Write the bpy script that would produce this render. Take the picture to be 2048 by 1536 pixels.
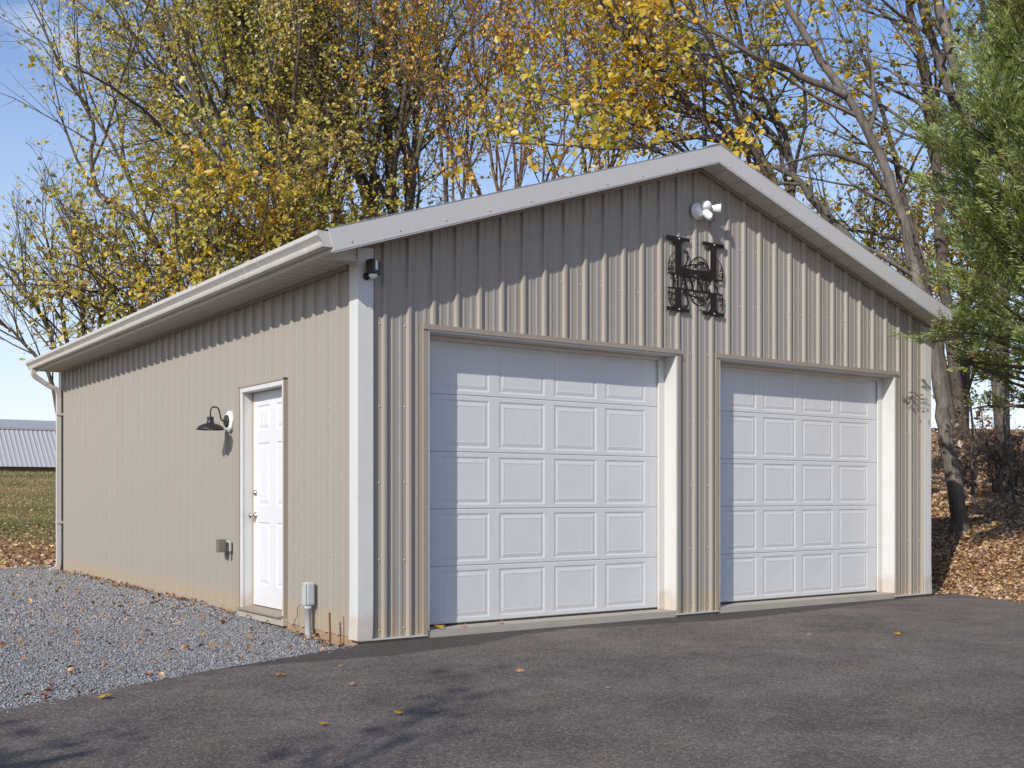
import bpy, math, random
import numpy as np
from mathutils import Vector

# ------------------------------------------------------------------ camera, sky, sun, exposure
scene = bpy.context.scene
for o in list(bpy.data.objects):
    bpy.data.objects.remove(o)
COL = scene.collection
CAM = np.array([-4.0838, -7.9491, 1.1417])
YAW = 0.6099
FPX = 2236.28            # focal length in pixels of the 2048 px wide photograph
cam = bpy.data.cameras.new('camera')
cam.sensor_width = 36.0
cam.lens = FPX / 2048 * 36
cam.shift_y = (990.2 - 768) / 2048
cam.clip_start = 0.05
cam.clip_end = 3000
camo = bpy.data.objects.new('camera', cam)
camo.location = CAM
camo.rotation_euler = (math.pi / 2, 0, -YAW)
COL.objects.link(camo)
scene.camera = camo

SUN = np.array([-2.0, -1.0, 1.5]); SUN /= np.linalg.norm(SUN)
SUN_EL = math.asin(SUN[2])
SUN_AZ = math.atan2(SUN[0], SUN[1])      # clockwise from +Y

HAZE = (9.2, 9.5, 10.0)        # bright haze low over the horizon, all round
world = bpy.data.worlds.new('World')
scene.world = world
world.use_nodes = True
wn, wl = world.node_tree.nodes, world.node_tree.links
wn.clear()
w_out = wn.new('ShaderNodeOutputWorld')
w_bg = wn.new('ShaderNodeBackground')
w_bg.inputs['Strength'].default_value = 0.10
sky = wn.new('ShaderNodeTexSky')
sky.sky_type = 'NISHITA'
sky.sun_disc = False
sky.sun_elevation = SUN_EL
sky.sun_rotation = SUN_AZ
sky.altitude = 150
sky.air_density = 1.0
sky.dust_density = 0.6
sky.ozone_density = 2.2
w_tc = wn.new('ShaderNodeTexCoord')
w_map = wn.new('ShaderNodeMapping')
w_map.inputs['Scale'].default_value = (1.0, 1.0, 2.2)
w_map.inputs['Location'].default_value = (0.9, 0.5, 0.2)
w_no = wn.new('ShaderNodeTexNoise')
w_no.inputs['Scale'].default_value = 3.2
w_no.inputs['Detail'].default_value = 9
w_no.inputs['Roughness'].default_value = 0.62
w_ramp = wn.new('ShaderNodeValToRGB')
w_ramp.color_ramp.elements[0].position = 0.56
w_ramp.color_ramp.elements[0].color = (0, 0, 0, 1)
w_ramp.color_ramp.elements[1].position = 0.74
w_ramp.color_ramp.elements[1].color = (1, 1, 1, 1)
w_mul = wn.new('ShaderNodeMath'); w_mul.operation = 'MULTIPLY'
w_mul.inputs[1].default_value = 0.95
w_mix = wn.new('ShaderNodeMixRGB')
w_mix.inputs['Color2'].default_value = (9.6, 9.8, 10.1, 1)
wl.new(w_tc.outputs['Generated'], w_map.inputs['Vector'])
wl.new(w_map.outputs['Vector'], w_no.inputs['Vector'])
wl.new(w_no.outputs['Fac'], w_ramp.inputs['Fac'])
wl.new(w_ramp.outputs['Color'], w_mul.inputs[0])
wl.new(w_mul.outputs[0], w_mix.inputs['Fac'])
w_sep = wn.new('ShaderNodeSeparateXYZ'); wl.new(w_tc.outputs['Generated'], w_sep.inputs[0])
w_hz = wn.new('ShaderNodeValToRGB')
for i_, (p_, c_) in enumerate(((0.0, .85), (.10, .62))):
    w_hz.color_ramp.elements[i_].position = p_; w_hz.color_ramp.elements[i_].color = (c_, c_, c_, 1)
for p_, c_ in ((.22, .40), (.36, .16), (.58, 0.0)):
    e_ = w_hz.color_ramp.elements.new(p_); e_.color = (c_, c_, c_, 1)
w_hm = wn.new('ShaderNodeMixRGB'); w_hm.inputs['Color2'].default_value = (HAZE[0], HAZE[1], HAZE[2], 1)
wl.new(w_sep.outputs['Z'], w_hz.inputs['Fac']); wl.new(w_hz.outputs['Color'], w_hm.inputs['Fac'])
w_hs = wn.new('ShaderNodeHueSaturation'); w_hs.inputs['Hue'].default_value = .508; w_hs.inputs['Saturation'].default_value = 1.3; w_hs.inputs['Value'].default_value = 1.75
wl.new(sky.outputs['Color'], w_hs.inputs['Color'])
wl.new(w_hs.outputs['Color'], w_hm.inputs['Color1'])
wl.new(w_hm.outputs['Color'], w_mix.inputs['Color1'])
wl.new(w_mix.outputs['Color'], w_bg.inputs['Color'])
wl.new(w_bg.outputs['Background'], w_out.inputs['Surface'])

sun = bpy.data.lights.new('sun', 'SUN')
sun.energy = 4.4
sun.angle = math.radians(0.53)
sun.color = (1.0, 0.955, 0.885)
suno = bpy.data.objects.new('sun', sun)
suno.rotation_euler = Vector(SUN).to_track_quat('Z', 'Y').to_euler()
suno.location = (-20, -10, 15)
COL.objects.link(suno)

vs = scene.view_settings
vs.view_transform = 'Standard'
vs.look = 'None'
vs.exposure = 0.0
vs.gamma = 1.0
vs.use_curve_mapping = False

rng = np.random.default_rng(7)
random.seed(7)

# ------------------------------------------------------------------ helpers
FW = np.array([math.sin(YAW), math.cos(YAW), 0.0])
RT = np.array([math.cos(YAW), -math.sin(YAW), 0.0])
LEFT = -RT
UP = np.array([0, 0, 1.0])


def tag(o, label=None, cat=None, group=None, kind=None):
    if label: o['label'] = label
    if cat: o['category'] = cat
    if group: o['group'] = group
    if kind: o['kind'] = kind
    return o


def empty(name, loc=(0, 0, 0), label=None, cat=None, group=None):
    o = bpy.data.objects.new(name, None)
    o.location = loc
    o.empty_display_size = 0.2
    COL.objects.link(o)
    return tag(o, label, cat, group)


def link(name, me, mat=None, parent=None, smooth=False):
    """one mesh object; geometry is given in world space, the parent may sit anywhere"""
    o = bpy.data.objects.new(name, me)
    COL.objects.link(o)
    if mat is not None and len(me.materials) == 0:
        me.materials.append(mat)
    if smooth:
        me.polygons.foreach_set('use_smooth', np.ones(len(me.polygons), dtype=bool))
    if parent is not None:
        o.parent = parent
        off = Vector((0, 0, 0))
        q = parent
        while q is not None:
            off += q.location
            q = q.parent
        o.location = -off
    return o


class MB:
    def __init__(self):
        self.v = []; self.f = []

    def add(self, vs_, fs_):
        n = len(self.v)
        self.v += [tuple(map(float, p)) for p in vs_]
        self.f += [tuple(i + n for i in q) for q in fs_]
        return self

    def box(self, x0, x1, y0, y1, z0, z1):
        return self.add([(x0, y0, z0), (x1, y0, z0), (x1, y1, z0), (x0, y1, z0),
                         (x0, y0, z1), (x1, y0, z1), (x1, y1, z1), (x0, y1, z1)],
                        [(0, 3, 2, 1), (4, 5, 6, 7), (0, 1, 5, 4), (1, 2, 6, 5), (2, 3, 7, 6), (3, 0, 4, 7)])

    def prism(self, poly, fn, a, b):
        """polygon of 2-D points swept from a to b; fn(p, t) -> xyz"""
        n = len(poly)
        vs_ = [fn(p, a) for p in poly] + [fn(p, b) for p in poly]
        fs_ = [tuple(range(n - 1, -1, -1)), tuple(range(n, 2 * n))]
        fs_ += [(i, (i + 1) % n, n + (i + 1) % n, n + i) for i in range(n)]
        return self.add(vs_, fs_)

    def tube(self, pts, rad, sides=8, cap=True, flat=(1, 1)):
        pts = np.array(pts, float)
        if np.isscalar(rad): rad = [rad] * len(pts)
        T = np.gradient(pts, axis=0)
        T /= np.linalg.norm(T, axis=1)[:, None]
        ref = np.array([0, 0, 1.0]) if abs(T[0][2]) < .9 else np.array([0, 1.0, 0])
        vs_ = []
        U = np.cross(T[0], ref); U /= np.linalg.norm(U)
        for i in range(len(pts)):
            U = U - T[i] * (U @ T[i]); U /= np.linalg.norm(U)
            V = np.cross(T[i], U)
            for k in range(sides):
                a = 2 * math.pi * (k + .5) / sides
                vs_.append(pts[i] + rad[i] * (math.cos(a) * U * flat[0] + math.sin(a) * V * flat[1]))
        fs_ = []
        for i in range(len(pts) - 1):
            for k in range(sides):
                fs_.append((i * sides + k, i * sides + (k + 1) % sides, (i + 1) * sides + (k + 1) % sides, (i + 1) * sides + k))
        if cap:
            fs_.append(tuple(range(sides - 1, -1, -1)))
            fs_.append(tuple(range((len(pts) - 1) * sides, len(pts) * sides)))
        return self.add(vs_, fs_)

    def lathe(self, prof, origin, axis, sides=24):
        """prof: list of (radius, distance along axis)"""
        axis = np.array(axis, float); axis /= np.linalg.norm(axis)
        ref = np.array([0, 0, 1.0]) if abs(axis[2]) < .9 else np.array([1.0, 0, 0])
        U = np.cross(axis, ref); U /= np.linalg.norm(U); V = np.cross(axis, U)
        o = np.array(origin, float)
        vs_ = []
        for r, h in prof:
            for k in range(sides):
                a = 2 * math.pi * k / sides
                vs_.append(o + axis * h + max(r, 1e-4) * (math.cos(a) * U + math.sin(a) * V))
        fs_ = []
        for i in range(len(prof) - 1):
            for k in range(sides):
                fs_.append((i * sides + k, i * sides + (k + 1) % sides, (i + 1) * sides + (k + 1) % sides, (i + 1) * sides + k))
        return self.add(vs_, fs_)

    def ribbon(self, pts, wid, y0, y1):
        """flat ribbon in the xz plane, thickness from y0 to y1"""
        pts = np.array(pts, float)
        if np.isscalar(wid): wid = [wid] * len(pts)
        T = np.gradient(pts, axis=0); T /= np.linalg.norm(T, axis=1)[:, None]
        N = np.stack([-T[:, 1], T[:, 0]], 1)
        vs_ = []
        for i in range(len(pts)):
            a = pts[i] + N[i] * wid[i] / 2; b = pts[i] - N[i] * wid[i] / 2
            vs_ += [(a[0], y0, a[1]), (b[0], y0, b[1]), (b[0], y1, b[1]), (a[0], y1, a[1])]
        fs_ = []
        for i in range(len(pts) - 1):
            for k in range(4):
                fs_.append((i * 4 + k, i * 4 + (k + 1) % 4, i * 4 + 4 + (k + 1) % 4, i * 4 + 4 + k))
        fs_ += [(3, 2, 1, 0), tuple(len(vs_) - 4 + k for k in range(4))]
        return self.add(vs_, fs_)

    def mesh(self, name):
        me = bpy.data.meshes.new(name)
        me.from_pydata(self.v, [], self.f)
        me.update()
        return me

    def build(self, name, mat, parent=None, smooth=False, bevel=0.0, flip=True):
        me = self.mesh(name)
        if flip:
            import bmesh
            bm = bmesh.new(); bm.from_mesh(me)
            bmesh.ops.recalc_face_normals(bm, faces=bm.faces)
            bm.to_mesh(me); bm.free()
        o = link(name, me, mat, parent, smooth)
        if bevel:
            b = o.modifiers.new('bevel', 'BEVEL'); b.width = bevel; b.segments = 2; b.limit_method = 'ANGLE'
        return o


def np_mesh(name, verts, faces, mat, parent=None, smooth=False, attrs=None):
    """fast mesh from numpy arrays, faces (n,3) or (n,4)"""
    verts = np.asarray(verts, np.float32); faces = np.asarray(faces, np.int32)
    me = bpy.data.meshes.new(name)
    k = faces.shape[1]
    me.vertices.add(len(verts)); me.vertices.foreach_set('co', verts.ravel())
    me.loops.add(faces.size); me.loops.foreach_set('vertex_index', faces.ravel())
    me.polygons.add(len(faces))
    me.polygons.foreach_set('loop_start', np.arange(0, faces.size, k, dtype=np.int32))
    if smooth:
        me.polygons.foreach_set('use_smooth', np.ones(len(faces), dtype=bool))
    if attrs:
        for an, arr in attrs.items():
            at = me.attributes.new(an, 'FLOAT', 'POINT')
            at.data.foreach_set('value', np.asarray(arr, np.float32))
    me.update(calc_edges=True)
    return link(name, me, mat, parent)


# ------------------------------------------------------------------ materials
def new_mat(name):
    m = bpy.data.materials.new(name)
    m.use_nodes = True
    nt = m.node_tree
    b = nt.nodes['Principled BSDF']
    return m, nt, b


def nd(nt, typ, **kw):
    n = nt.nodes.new(typ)
    for k, v in kw.items():
        if k in n.inputs: n.inputs[k].default_value = v
        else: setattr(n, k, v)
    return n


def ramp(nt, fac, stops):
    r = nt.nodes.new('ShaderNodeValToRGB')
    e = r.color_ramp.elements
    while len(e) < len(stops): e.new(0.5)
    for i, (p, c) in enumerate(stops):
        e[i].position = p
        e[i].color = (c, c, c, 1) if np.isscalar(c) else (*c, 1)
    nt.links.new(fac, r.inputs['Fac'])
    return r.outputs['Color']


def mixc(nt, fac, a, b, mode='MIX'):
    m = nt.nodes.new('ShaderNodeMixRGB'); m.blend_type = mode
    for s, v in (('Fac', fac), ('Color1', a), ('Color2', b)):
        if isinstance(v, (int, float)): m.inputs[s].default_value = v
        elif isinstance(v, tuple): m.inputs[s].default_value = (*v, 1)
        else: nt.links.new(v, m.inputs[s])
    return m.outputs['Color']


def noise(nt, scale, detail=4, rough=.55, stretch=None, coord='Object'):
    tc = nt.nodes.new('ShaderNodeTexCoord')
    n = nd(nt, 'ShaderNodeTexNoise', Scale=scale, Detail=detail, Roughness=rough)
    if stretch:
        mp = nt.nodes.new('ShaderNodeMapping'); mp.inputs['Scale'].default_value = stretch
        nt.links.new(tc.outputs[coord], mp.inputs['Vector']); nt.links.new(mp.outputs['Vector'], n.inputs['Vector'])
    else:
        nt.links.new(tc.outputs[coord], n.inputs['Vector'])
    return n.outputs['Fac']


def bump(nt, b, h, strength, dist):
    bp = nd(nt, 'ShaderNodeBump', Strength=strength, Distance=dist)
    nt.links.new(h, bp.inputs['Height']); nt.links.new(bp.outputs['Normal'], b.inputs['Normal'])
    return bp


def zpos(nt):
    tc = nt.nodes.new('ShaderNodeTexCoord'); s = nt.nodes.new('ShaderNodeSeparateXYZ')
    nt.links.new(tc.outputs['Object'], s.inputs[0]); return s.outputs


def paint(name, col, rough=.5, dirt=(.30, .24, .17), dirt_amt=.25, low=.45, spec=.4, wave=.0, streak=True, metal=0.0):
    """painted metal or plastic with faint streaks, grime and, low down, splash dirt"""
    m, nt, b = new_mat(name)
    b.inputs['Roughness'].default_value = rough
    b.inputs['Specular IOR Level'].default_value = spec
    b.inputs['Metallic'].default_value = metal
    n1 = noise(nt, 3.0, 6, .6, (6, 6, .5) if streak else None)
    c = mixc(nt, ramp(nt, n1, [(.35, 0.0), (.75, dirt_amt * .45)]), tuple(col), tuple(dirt))
    n2 = noise(nt, 14, 5, .7)
    c = mixc(nt, ramp(nt, n2, [(.56, 0.0), (.78, dirt_amt * .7)]), c, tuple(dirt))
    if low:
        z = zpos(nt)[2]
        ad = nd(nt, 'ShaderNodeMath', operation='ADD')
        n3 = noise(nt, 7, 5, .7)
        mu = nd(nt, 'ShaderNodeMath', operation='MULTIPLY'); mu.inputs[1].default_value = -.28
        nt.links.new(n3, mu.inputs[0]); nt.links.new(z, ad.inputs[0]); nt.links.new(mu.outputs[0], ad.inputs[1])
        f = ramp(nt, ad.outputs[0], [(0.0, low * .8), (.10, 0.0)])
        c = mixc(nt, f, c, (.42, .30, .17))
    nt.links.new(c, b.inputs['Base Color'])
    if wave:
        bump(nt, b, noise(nt, 1.6, 2, .4, (1, 1, .7)), wave, .02)
    return m


TAN = paint('siding taupe', (.325, .290, .245), .42, dirt_amt=.18, wave=.35)
TRIM_TAN = paint('trim tan', (.30, .255, .205), .45, dirt_amt=.3)
WHITE = paint('white trim', (.61, .60, .575), .4, dirt_amt=.25)
DOORWHITE = paint('garage door white', (.61, .612, .612), .42, dirt=(.36, .34, .30), dirt_amt=.22, low=.12, wave=.45)
MANWHITE = paint('entry door white', (.68, .685, .69), .35, dirt_amt=.10, low=.15)
FASCIA = paint('fascia grey', (.52, .508, .487), .38, dirt_amt=.12, low=False, wave=.3)
GUTTER = paint('gutter almond white', (.54, .515, .475), .4, dirt=(.22, .16, .11), dirt_amt=.5, low=False)
SOFFIT = paint('soffit cream', (.60, .55, .48), .5, dirt=(.25, .13, .06), dirt_amt=.35, low=False, streak=False)
SOFFIT_G = paint('rake soffit pale', (.66, .635, .60), .5, dirt_amt=.15, low=False, streak=False)
CONCRETE = paint('concrete', (.40, .36, .30), .85, dirt=(.22, .19, .15), dirt_amt=.7, low=False, spec=.2, streak=False)
WOOD = paint('treated board', (.36, .25, .15), .8, dirt=(.18, .12, .07), dirt_amt=.8, low=False, spec=.15, streak=False)
SILL = paint('door sill metal', (.28, .22, .16), .5, dirt_amt=.6, low=False, spec=.5)
BLACK = paint('black metal', (.022, .020, .019), .42, dirt=(.08, .05, .03), dirt_amt=.3, low=False, spec=.5)
SIGNM = paint('dark bronze plate', (.016, .011, .009), .5, dirt=(.06, .03, .02), dirt_amt=.35, low=False, spec=.25)
PLASTIC = paint('white plastic', (.78, .78, .77), .35, dirt_amt=.1, low=False, streak=False)
GREYPVC = paint('grey pvc', (.44, .46, .47), .45, dirt=(.30, .26, .2), dirt_amt=.25, low=False, streak=False)
DARKPL = paint('dark plastic', (.05, .05, .05), .35, dirt_amt=.2, low=False)
NICKEL = paint('satin nickel', (.62, .57, .50), .28, dirt_amt=.2, low=False, metal=1.0, streak=False)
RUST = paint('rusty steel', (.13, .07, .045), .8, dirt=(.25, .12, .05), dirt_amt=.8, low=False, spec=.2, streak=False)
SCREW = paint('screw paint', (.50, .45, .39), .35, dirt_amt=.1, low=False, spec=.6)
RUBBER = paint('rubber seal', (.02, .02, .02), .8, dirt_amt=.5, low=False, spec=.2)
ROOFM = paint('roof metal', (.42, .43, .43), .4, dirt_amt=.2, low=False)
GREYBARN = paint('barn metal', (.40, .395, .39), .4, dirt_amt=.2, low=False, dirt=(.30, .29, .30))
BARNROOF = paint('barn upper roof', (.36, .355, .345), .5, dirt_amt=.3, low=False)

m, nt, b = new_mat('clear lens'); GLASS = m
b.inputs['Base Color'].default_value = (.75, .75, .72, 1); b.inputs['Roughness'].default_value = .15
b.inputs['Transmission Weight'].default_value = .5


m, nt, b = new_mat('smoked cover'); SMOKE = m
b.inputs['Base Color'].default_value = (.30, .27, .24, 1); b.inputs['Roughness'].default_value = .2; b.inputs['Transmission Weight'].default_value = .45


def leafmat(name, cols, trans=.35):
    m = bpy.data.materials.new(name); m.use_nodes = True
    nt = m.node_tree; nt.nodes.clear()
    out = nt.nodes.new('ShaderNodeOutputMaterial')
    at = nd(nt, 'ShaderNodeAttribute', attribute_name='hue')
    n = len(cols)
    c = ramp(nt, at.outputs['Fac'], [(i / (n - 1), cc) for i, cc in enumerate(cols)])
    df = nt.nodes.new('ShaderNodeBsdfDiffuse'); tr = nt.nodes.new('ShaderNodeBsdfTranslucent')
    gl = nd(nt, 'ShaderNodeBsdfGlossy', Roughness=.45)
    gl.inputs['Color'].default_value = (.9, .9, .9, 1)
    nt.links.new(c, df.inputs['Color']); nt.links.new(c, tr.inputs['Color'])
    mx = nd(nt, 'ShaderNodeMixShader'); mx.inputs[0].default_value = trans
    nt.links.new(df.outputs[0], mx.inputs[1]); nt.links.new(tr.outputs[0], mx.inputs[2])
    m2 = nd(nt, 'ShaderNodeMixShader'); m2.inputs[0].default_value = .05
    nt.links.new(mx.outputs[0], m2.inputs[1]); nt.links.new(gl.outputs[0], m2.inputs[2])
    nt.links.new(m2.outputs[0], out.inputs['Surface'])
    return m


def barkmat(name, c1, c2):
    m, nt, b = new_mat(name)
    b.inputs['Roughness'].default_value = .9; b.inputs['Specular IOR Level'].default_value = .15
    n1 = noise(nt, 16, 7, .75, (1, 1, .16)); n2 = noise(nt, 1.3, 3)
    c = mixc(nt, ramp(nt, n1, [(.35, 0.0), (.7, 1.0)]), c1, c2)
    c = mixc(nt, ramp(nt, n2, [(.45, 0.0), (.7, .5)]), c, tuple(x * .55 for x in c1))
    nt.links.new(c, b.inputs['Base Color'])
    bump(nt, b, n1, .8, .03)
    return m


BARK_GREY = barkmat('bark grey', (.085, .072, .062), (.27, .235, .20))
BARK_DARK = barkmat('bark dark', (.075, .058, .048), (.19, .155, .13))
BARK_RED = barkmat('bark reddish', (.10, .062, .042), (.20, .13, .09))

# ------------------------------------------------------------------ terrain
def sstep(a, b, x):
    t = np.clip((x - a) / (b - a), 0, 1); return t * t * (3 - 2 * t)


def ground_z(x, y):
    x = np.asarray(x, float); y = np.asarray(y, float)
    s = x - 7.75 - 0.10 * np.clip(y, -30, 40)
    wy = sstep(-9, -1.0, y) * .75 + .25 * sstep(-30, -9, y)
    r = np.where(s < 0, 0, np.where(s < 3.6, .28 * s * sstep(-.3, 1.6, s), 1.008 + .105 * (s - 3.6)))
    r = np.minimum(r, 1.008 + .105 * 22 - .02 * np.clip(s - 25.6, 0, 80)) * wy
    l = .076 * np.clip(y - 11.5, 0, None) * sstep(10.5, 15, y)
    l = np.where(y > 52, .076 * 40.5 - .03 * (y - 52), l)
    z = -.065 + np.maximum(r, 0) * 1.0 + np.maximum(l, -3) - .12 * (1 - sstep(7.25, 7.6, x)) * (1 - sstep(10.6, 11.2, y))
    z = z + .05 * np.sin(x * .55 + 1.3) * np.sin(y * .47 + .4) * sstep(.15, 1.5, z + .065)
    return np.where((z + .065) > 6, 6, z)


def grid_mesh(name, xs, ys, zf, mat, kind='structure', label=None, cat=None):
    X, Y = np.meshgrid(xs, ys)
    Z = zf(X, Y)
    nx, ny = len(xs), len(ys)
    v = np.stack([X.ravel(), Y.ravel(), Z.ravel()], 1)
    i = np.arange(nx * ny).reshape(ny, nx)
    f = np.stack([i[:-1, :-1].ravel(), i[:-1, 1:].ravel(), i[1:, 1:].ravel(), i[1:, :-1].ravel()], 1)
    o = np_mesh(name, v, f, mat, None, True)
    return tag(o, label, cat, None, kind)


# ground material: thatchy lawn to the left, leaf litter to the right
GROUND, nt, b = new_mat('ground lawn and litter')
b.inputs['Roughness'].default_value = .95; b.inputs['Specular IOR Level'].default_value = .1
P = zpos(nt)
nA = noise(nt, .5, 4, .6, (.5, 1.2, 1)); nB = noise(nt, 4, 6, .7); nC = noise(nt, 38, 3, .7)
lawn = mixc(nt, ramp(nt, nA, [(.42, 0.0), (.58, 1.0)]), (.11, .135, .035), (.36, .20, .085))
lawn = mixc(nt, ramp(nt, nB, [(.35, 0.0), (.7, .8)]), lawn, (.36, .25, .11))
lit = mixc(nt, ramp(nt, nB, [(.3, 0.0), (.7, 1.0)]), (.15, .085, .045), (.36, .22, .12))
lit = mixc(nt, ramp(nt, nC, [(.45, 0.0), (.62, .9)]), lit, (.44, .29, .15))
lit = mixc(nt, ramp(nt, nC, [(.36, 1.0), (.46, 0.0)]), lit, (.06, .035, .022))
mr = nd(nt, 'ShaderNodeMapRange'); mr.inputs['From Min'].default_value = .5; mr.inputs['From Max'].default_value = 4.0
lb = nd(nt, 'ShaderNodeMath', operation='MULTIPLY_ADD'); lb.inputs[1].default_value = -.42
nt.links.new(P[1], lb.inputs[0]); nt.links.new(P[0], lb.inputs[2]); nt.links.new(lb.outputs[0], mr.inputs['Value'])
col = mixc(nt, mr.outputs[0], lawn, lit)
ms = nd(nt, 'ShaderNodeMapRange'); ms.inputs['From Min'].default_value = 18.0; ms.inputs['From Max'].default_value = 13.5
nt.links.new(P[1], ms.inputs['Value'])
mm = nd(nt, 'ShaderNodeMath', operation='MULTIPLY')
nt.links.new(ms.outputs[0], mm.inputs[0]); nt.links.new(ramp(nt, nB, [(.3, .3), (.6, 1.0)]), mm.inputs[1])
col = mixc(nt, mm.outputs[0], col, (.42, .24, .12))
nt.links.new(col, b.inputs['Base Color'])
bump(nt, b, nC, 1.0, .04)

xs = np.unique(np.concatenate([np.linspace(-400, -30, 14), np.linspace(-30, 7, 38), np.linspace(7, 14, 40), np.linspace(14, 45, 40), np.linspace(45, 500, 16)]))
ys = np.unique(np.concatenate([np.linspace(-400, -20, 12), np.linspace(-20, -2, 19), np.linspace(-2, 20, 70), np.linspace(20, 62, 50), np.linspace(62, 500, 16)]))
grid_mesh('ground', xs, ys, ground_z, GROUND)

# asphalt driveway
ASPH, nt, b = new_mat('asphalt')
b.inputs['Roughness'].default_value = .88; b.inputs['Specular IOR Level'].default_value = .25
n1 = noise(nt, .8, 6, .68); n2 = noise(nt, 2.6, 6, .7); n3 = noise(nt, 160, 2, .6); n4 = noise(nt, 60, 3, .7)
c = mixc(nt, ramp(nt, n1, [(.40, 0.0), (.62, 1.0)]), (.130, .106, .088), (.212, .174, .146))
c = mixc(nt, ramp(nt, n2, [(.50, 0.0), (.72, .55)]), c, (.25, .215, .185))
c = mixc(nt, ramp(nt, noise(nt, 1.5, 4, .65, (1, 1.4, 1)), [(.54, 0.0), (.70, .55)]), c, (.26, .20, .15))
n5 = noise(nt, 120, 4, .75); n6 = noise(nt, 48, 5, .8)
ag = nd(nt, 'ShaderNodeTexVoronoi', Scale=95.0); tca = nt.nodes.new('ShaderNodeTexCoord'); nt.links.new(tca.outputs['Object'], ag.inputs['Vector'])
sa_ = nt.nodes.new('ShaderNodeSeparateColor'); nt.links.new(ag.outputs['Color'], sa_.inputs[0])
c = mixc(nt, 1.0, c, ramp(nt, sa_.outputs[1], [(0.0, .55), (.35, .80), (.7, 1.05), (.9, 1.3), (1.0, 1.9)]), 'MULTIPLY')
c = mixc(nt, ramp(nt, n6, [(.36, .6), (.48, 0.0)]), c, (.034, .029, .026))
c = mixc(nt, ramp(nt, n5, [(.54, 0.0), (.70, .5)]), c, (.27, .245, .225))
vor = nd(nt, 'ShaderNodeTexVoronoi', Scale=75.0)
tc = nt.nodes.new('ShaderNodeTexCoord'); nt.links.new(tc.outputs['Object'], vor.inputs['Vector'])
sx = nt.nodes.new('ShaderNodeSeparateColor'); nt.links.new(vor.outputs['Color'], sx.inputs[0])
spk = nd(nt, 'ShaderNodeMath', operation='MULTIPLY')
nt.links.new(ramp(nt, sx.outputs[0], [(.86, 0.0), (.97, 1.0)]), spk.inputs[0])
nt.links.new(ramp(nt, vor.outputs['Distance'], [(.25, 1.0), (.5, 0.0)]), spk.inputs[1])
c = mixc(nt, spk.outputs[0], c, (.40, .36, .32))
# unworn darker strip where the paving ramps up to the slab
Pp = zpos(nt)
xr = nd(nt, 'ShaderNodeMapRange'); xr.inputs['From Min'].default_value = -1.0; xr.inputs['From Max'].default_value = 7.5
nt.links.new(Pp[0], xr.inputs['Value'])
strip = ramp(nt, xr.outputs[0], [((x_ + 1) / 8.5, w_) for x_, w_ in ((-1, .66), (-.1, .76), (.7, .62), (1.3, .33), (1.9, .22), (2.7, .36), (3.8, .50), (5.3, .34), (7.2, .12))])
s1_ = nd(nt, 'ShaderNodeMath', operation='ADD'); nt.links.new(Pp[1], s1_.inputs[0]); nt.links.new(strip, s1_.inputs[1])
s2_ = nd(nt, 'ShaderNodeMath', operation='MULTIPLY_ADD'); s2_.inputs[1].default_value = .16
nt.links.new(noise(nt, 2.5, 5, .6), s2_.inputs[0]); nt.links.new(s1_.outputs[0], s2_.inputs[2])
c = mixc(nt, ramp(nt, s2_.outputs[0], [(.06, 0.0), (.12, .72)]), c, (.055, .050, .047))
nt.links.new(c, b.inputs['Base Color'])
bump(nt, b, n6, 1.0, .02)

def asph_z(x, y):
    return -.032 + .004 * np.sin(x * 1.1) * np.sin(y * .9) - .012 * np.clip(-y - 1, 0, 30) * .4

def poly_sheet(name, pts, zf, mat, kind, step=.25, thick=.10, label=None):
    """a filled outline with a subdivided top and a skirt"""
    import bmesh
    bm = bmesh.new()
    vv = []
    n = len(pts)
    for i in range(n):
        a = np.array(pts[i]); c_ = np.array(pts[(i + 1) % n])
        k = max(1, int(np.linalg.norm(c_ - a) / step)) if np.linalg.norm(c_ - a) < 12 else 12
        for j in range(k):
            q = a + (c_ - a) * j / k
            jit = rng.normal(0, .012, 2) if k > 1 and j > 0 and thick < 1 else 0
            q = q + jit
            vv.append(bm.verts.new((q[0], q[1], 0)))
    f = bm.faces.new(vv)
    bmesh.ops.triangulate(bm, faces=[f])
    geom = bm.edges[:]
    for v in bm.verts: v.co.z = float(zf(v.co.x, v.co.y))
    be = [e for e in bm.edges if e.is_boundary]
    ex = bmesh.ops.extrude_edge_only(bm, edges=be)
    for v in [g for g in ex['geom'] if isinstance(g, bmesh.types.BMVert)]: v.co.z -= thick
    bmesh.ops.recalc_face_normals(bm, faces=bm.faces)
    me = bpy.data.meshes.new(name); bm.to_mesh(me); bm.free()
    o = link(name, me, mat)
    return tag(o, label, None, None, kind)

asph_pts = [(-.30, -.19), (-.06, -.055), (.0, -.02), (.61, -.02), (.63, -.018), (7.42, -.018), (7.60, .06), (7.84, -.06), (7.72, -.53), (7.52, -1.14), (7.9, -2.4), (9.5, -4.2), (14, -6.5), (24, -10),
            (24, -30), (-30, -30), (-30, -9), (-9, -3.6), (-2.88, -1.33), (-2.29, -1.10), (-1.52, -.68), (-.84, -.40)]
poly_sheet('driveway', asph_pts, asph_z, ASPH, 'structure', .18)

# gravel bed along the left wall
GRAVEL, nt, b = new_mat('gravel base')
b.inputs['Roughness'].default_value = .9
n1 = noise(nt, 30, 4, .7); n2 = noise(nt, 1.5, 4, .6)
c = mixc(nt, ramp(nt, n1, [(.35, 0.0), (.65, 1.0)]), (.10, .10, .105), (.30, .30, .31))
c = mixc(nt, ramp(nt, n2, [(.5, 0.0), (.7, .5)]), c, (.30, .24, .18))
nt.links.new(c, b.inputs['Base Color']); bump(nt, b, n1, 1, .03)

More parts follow.
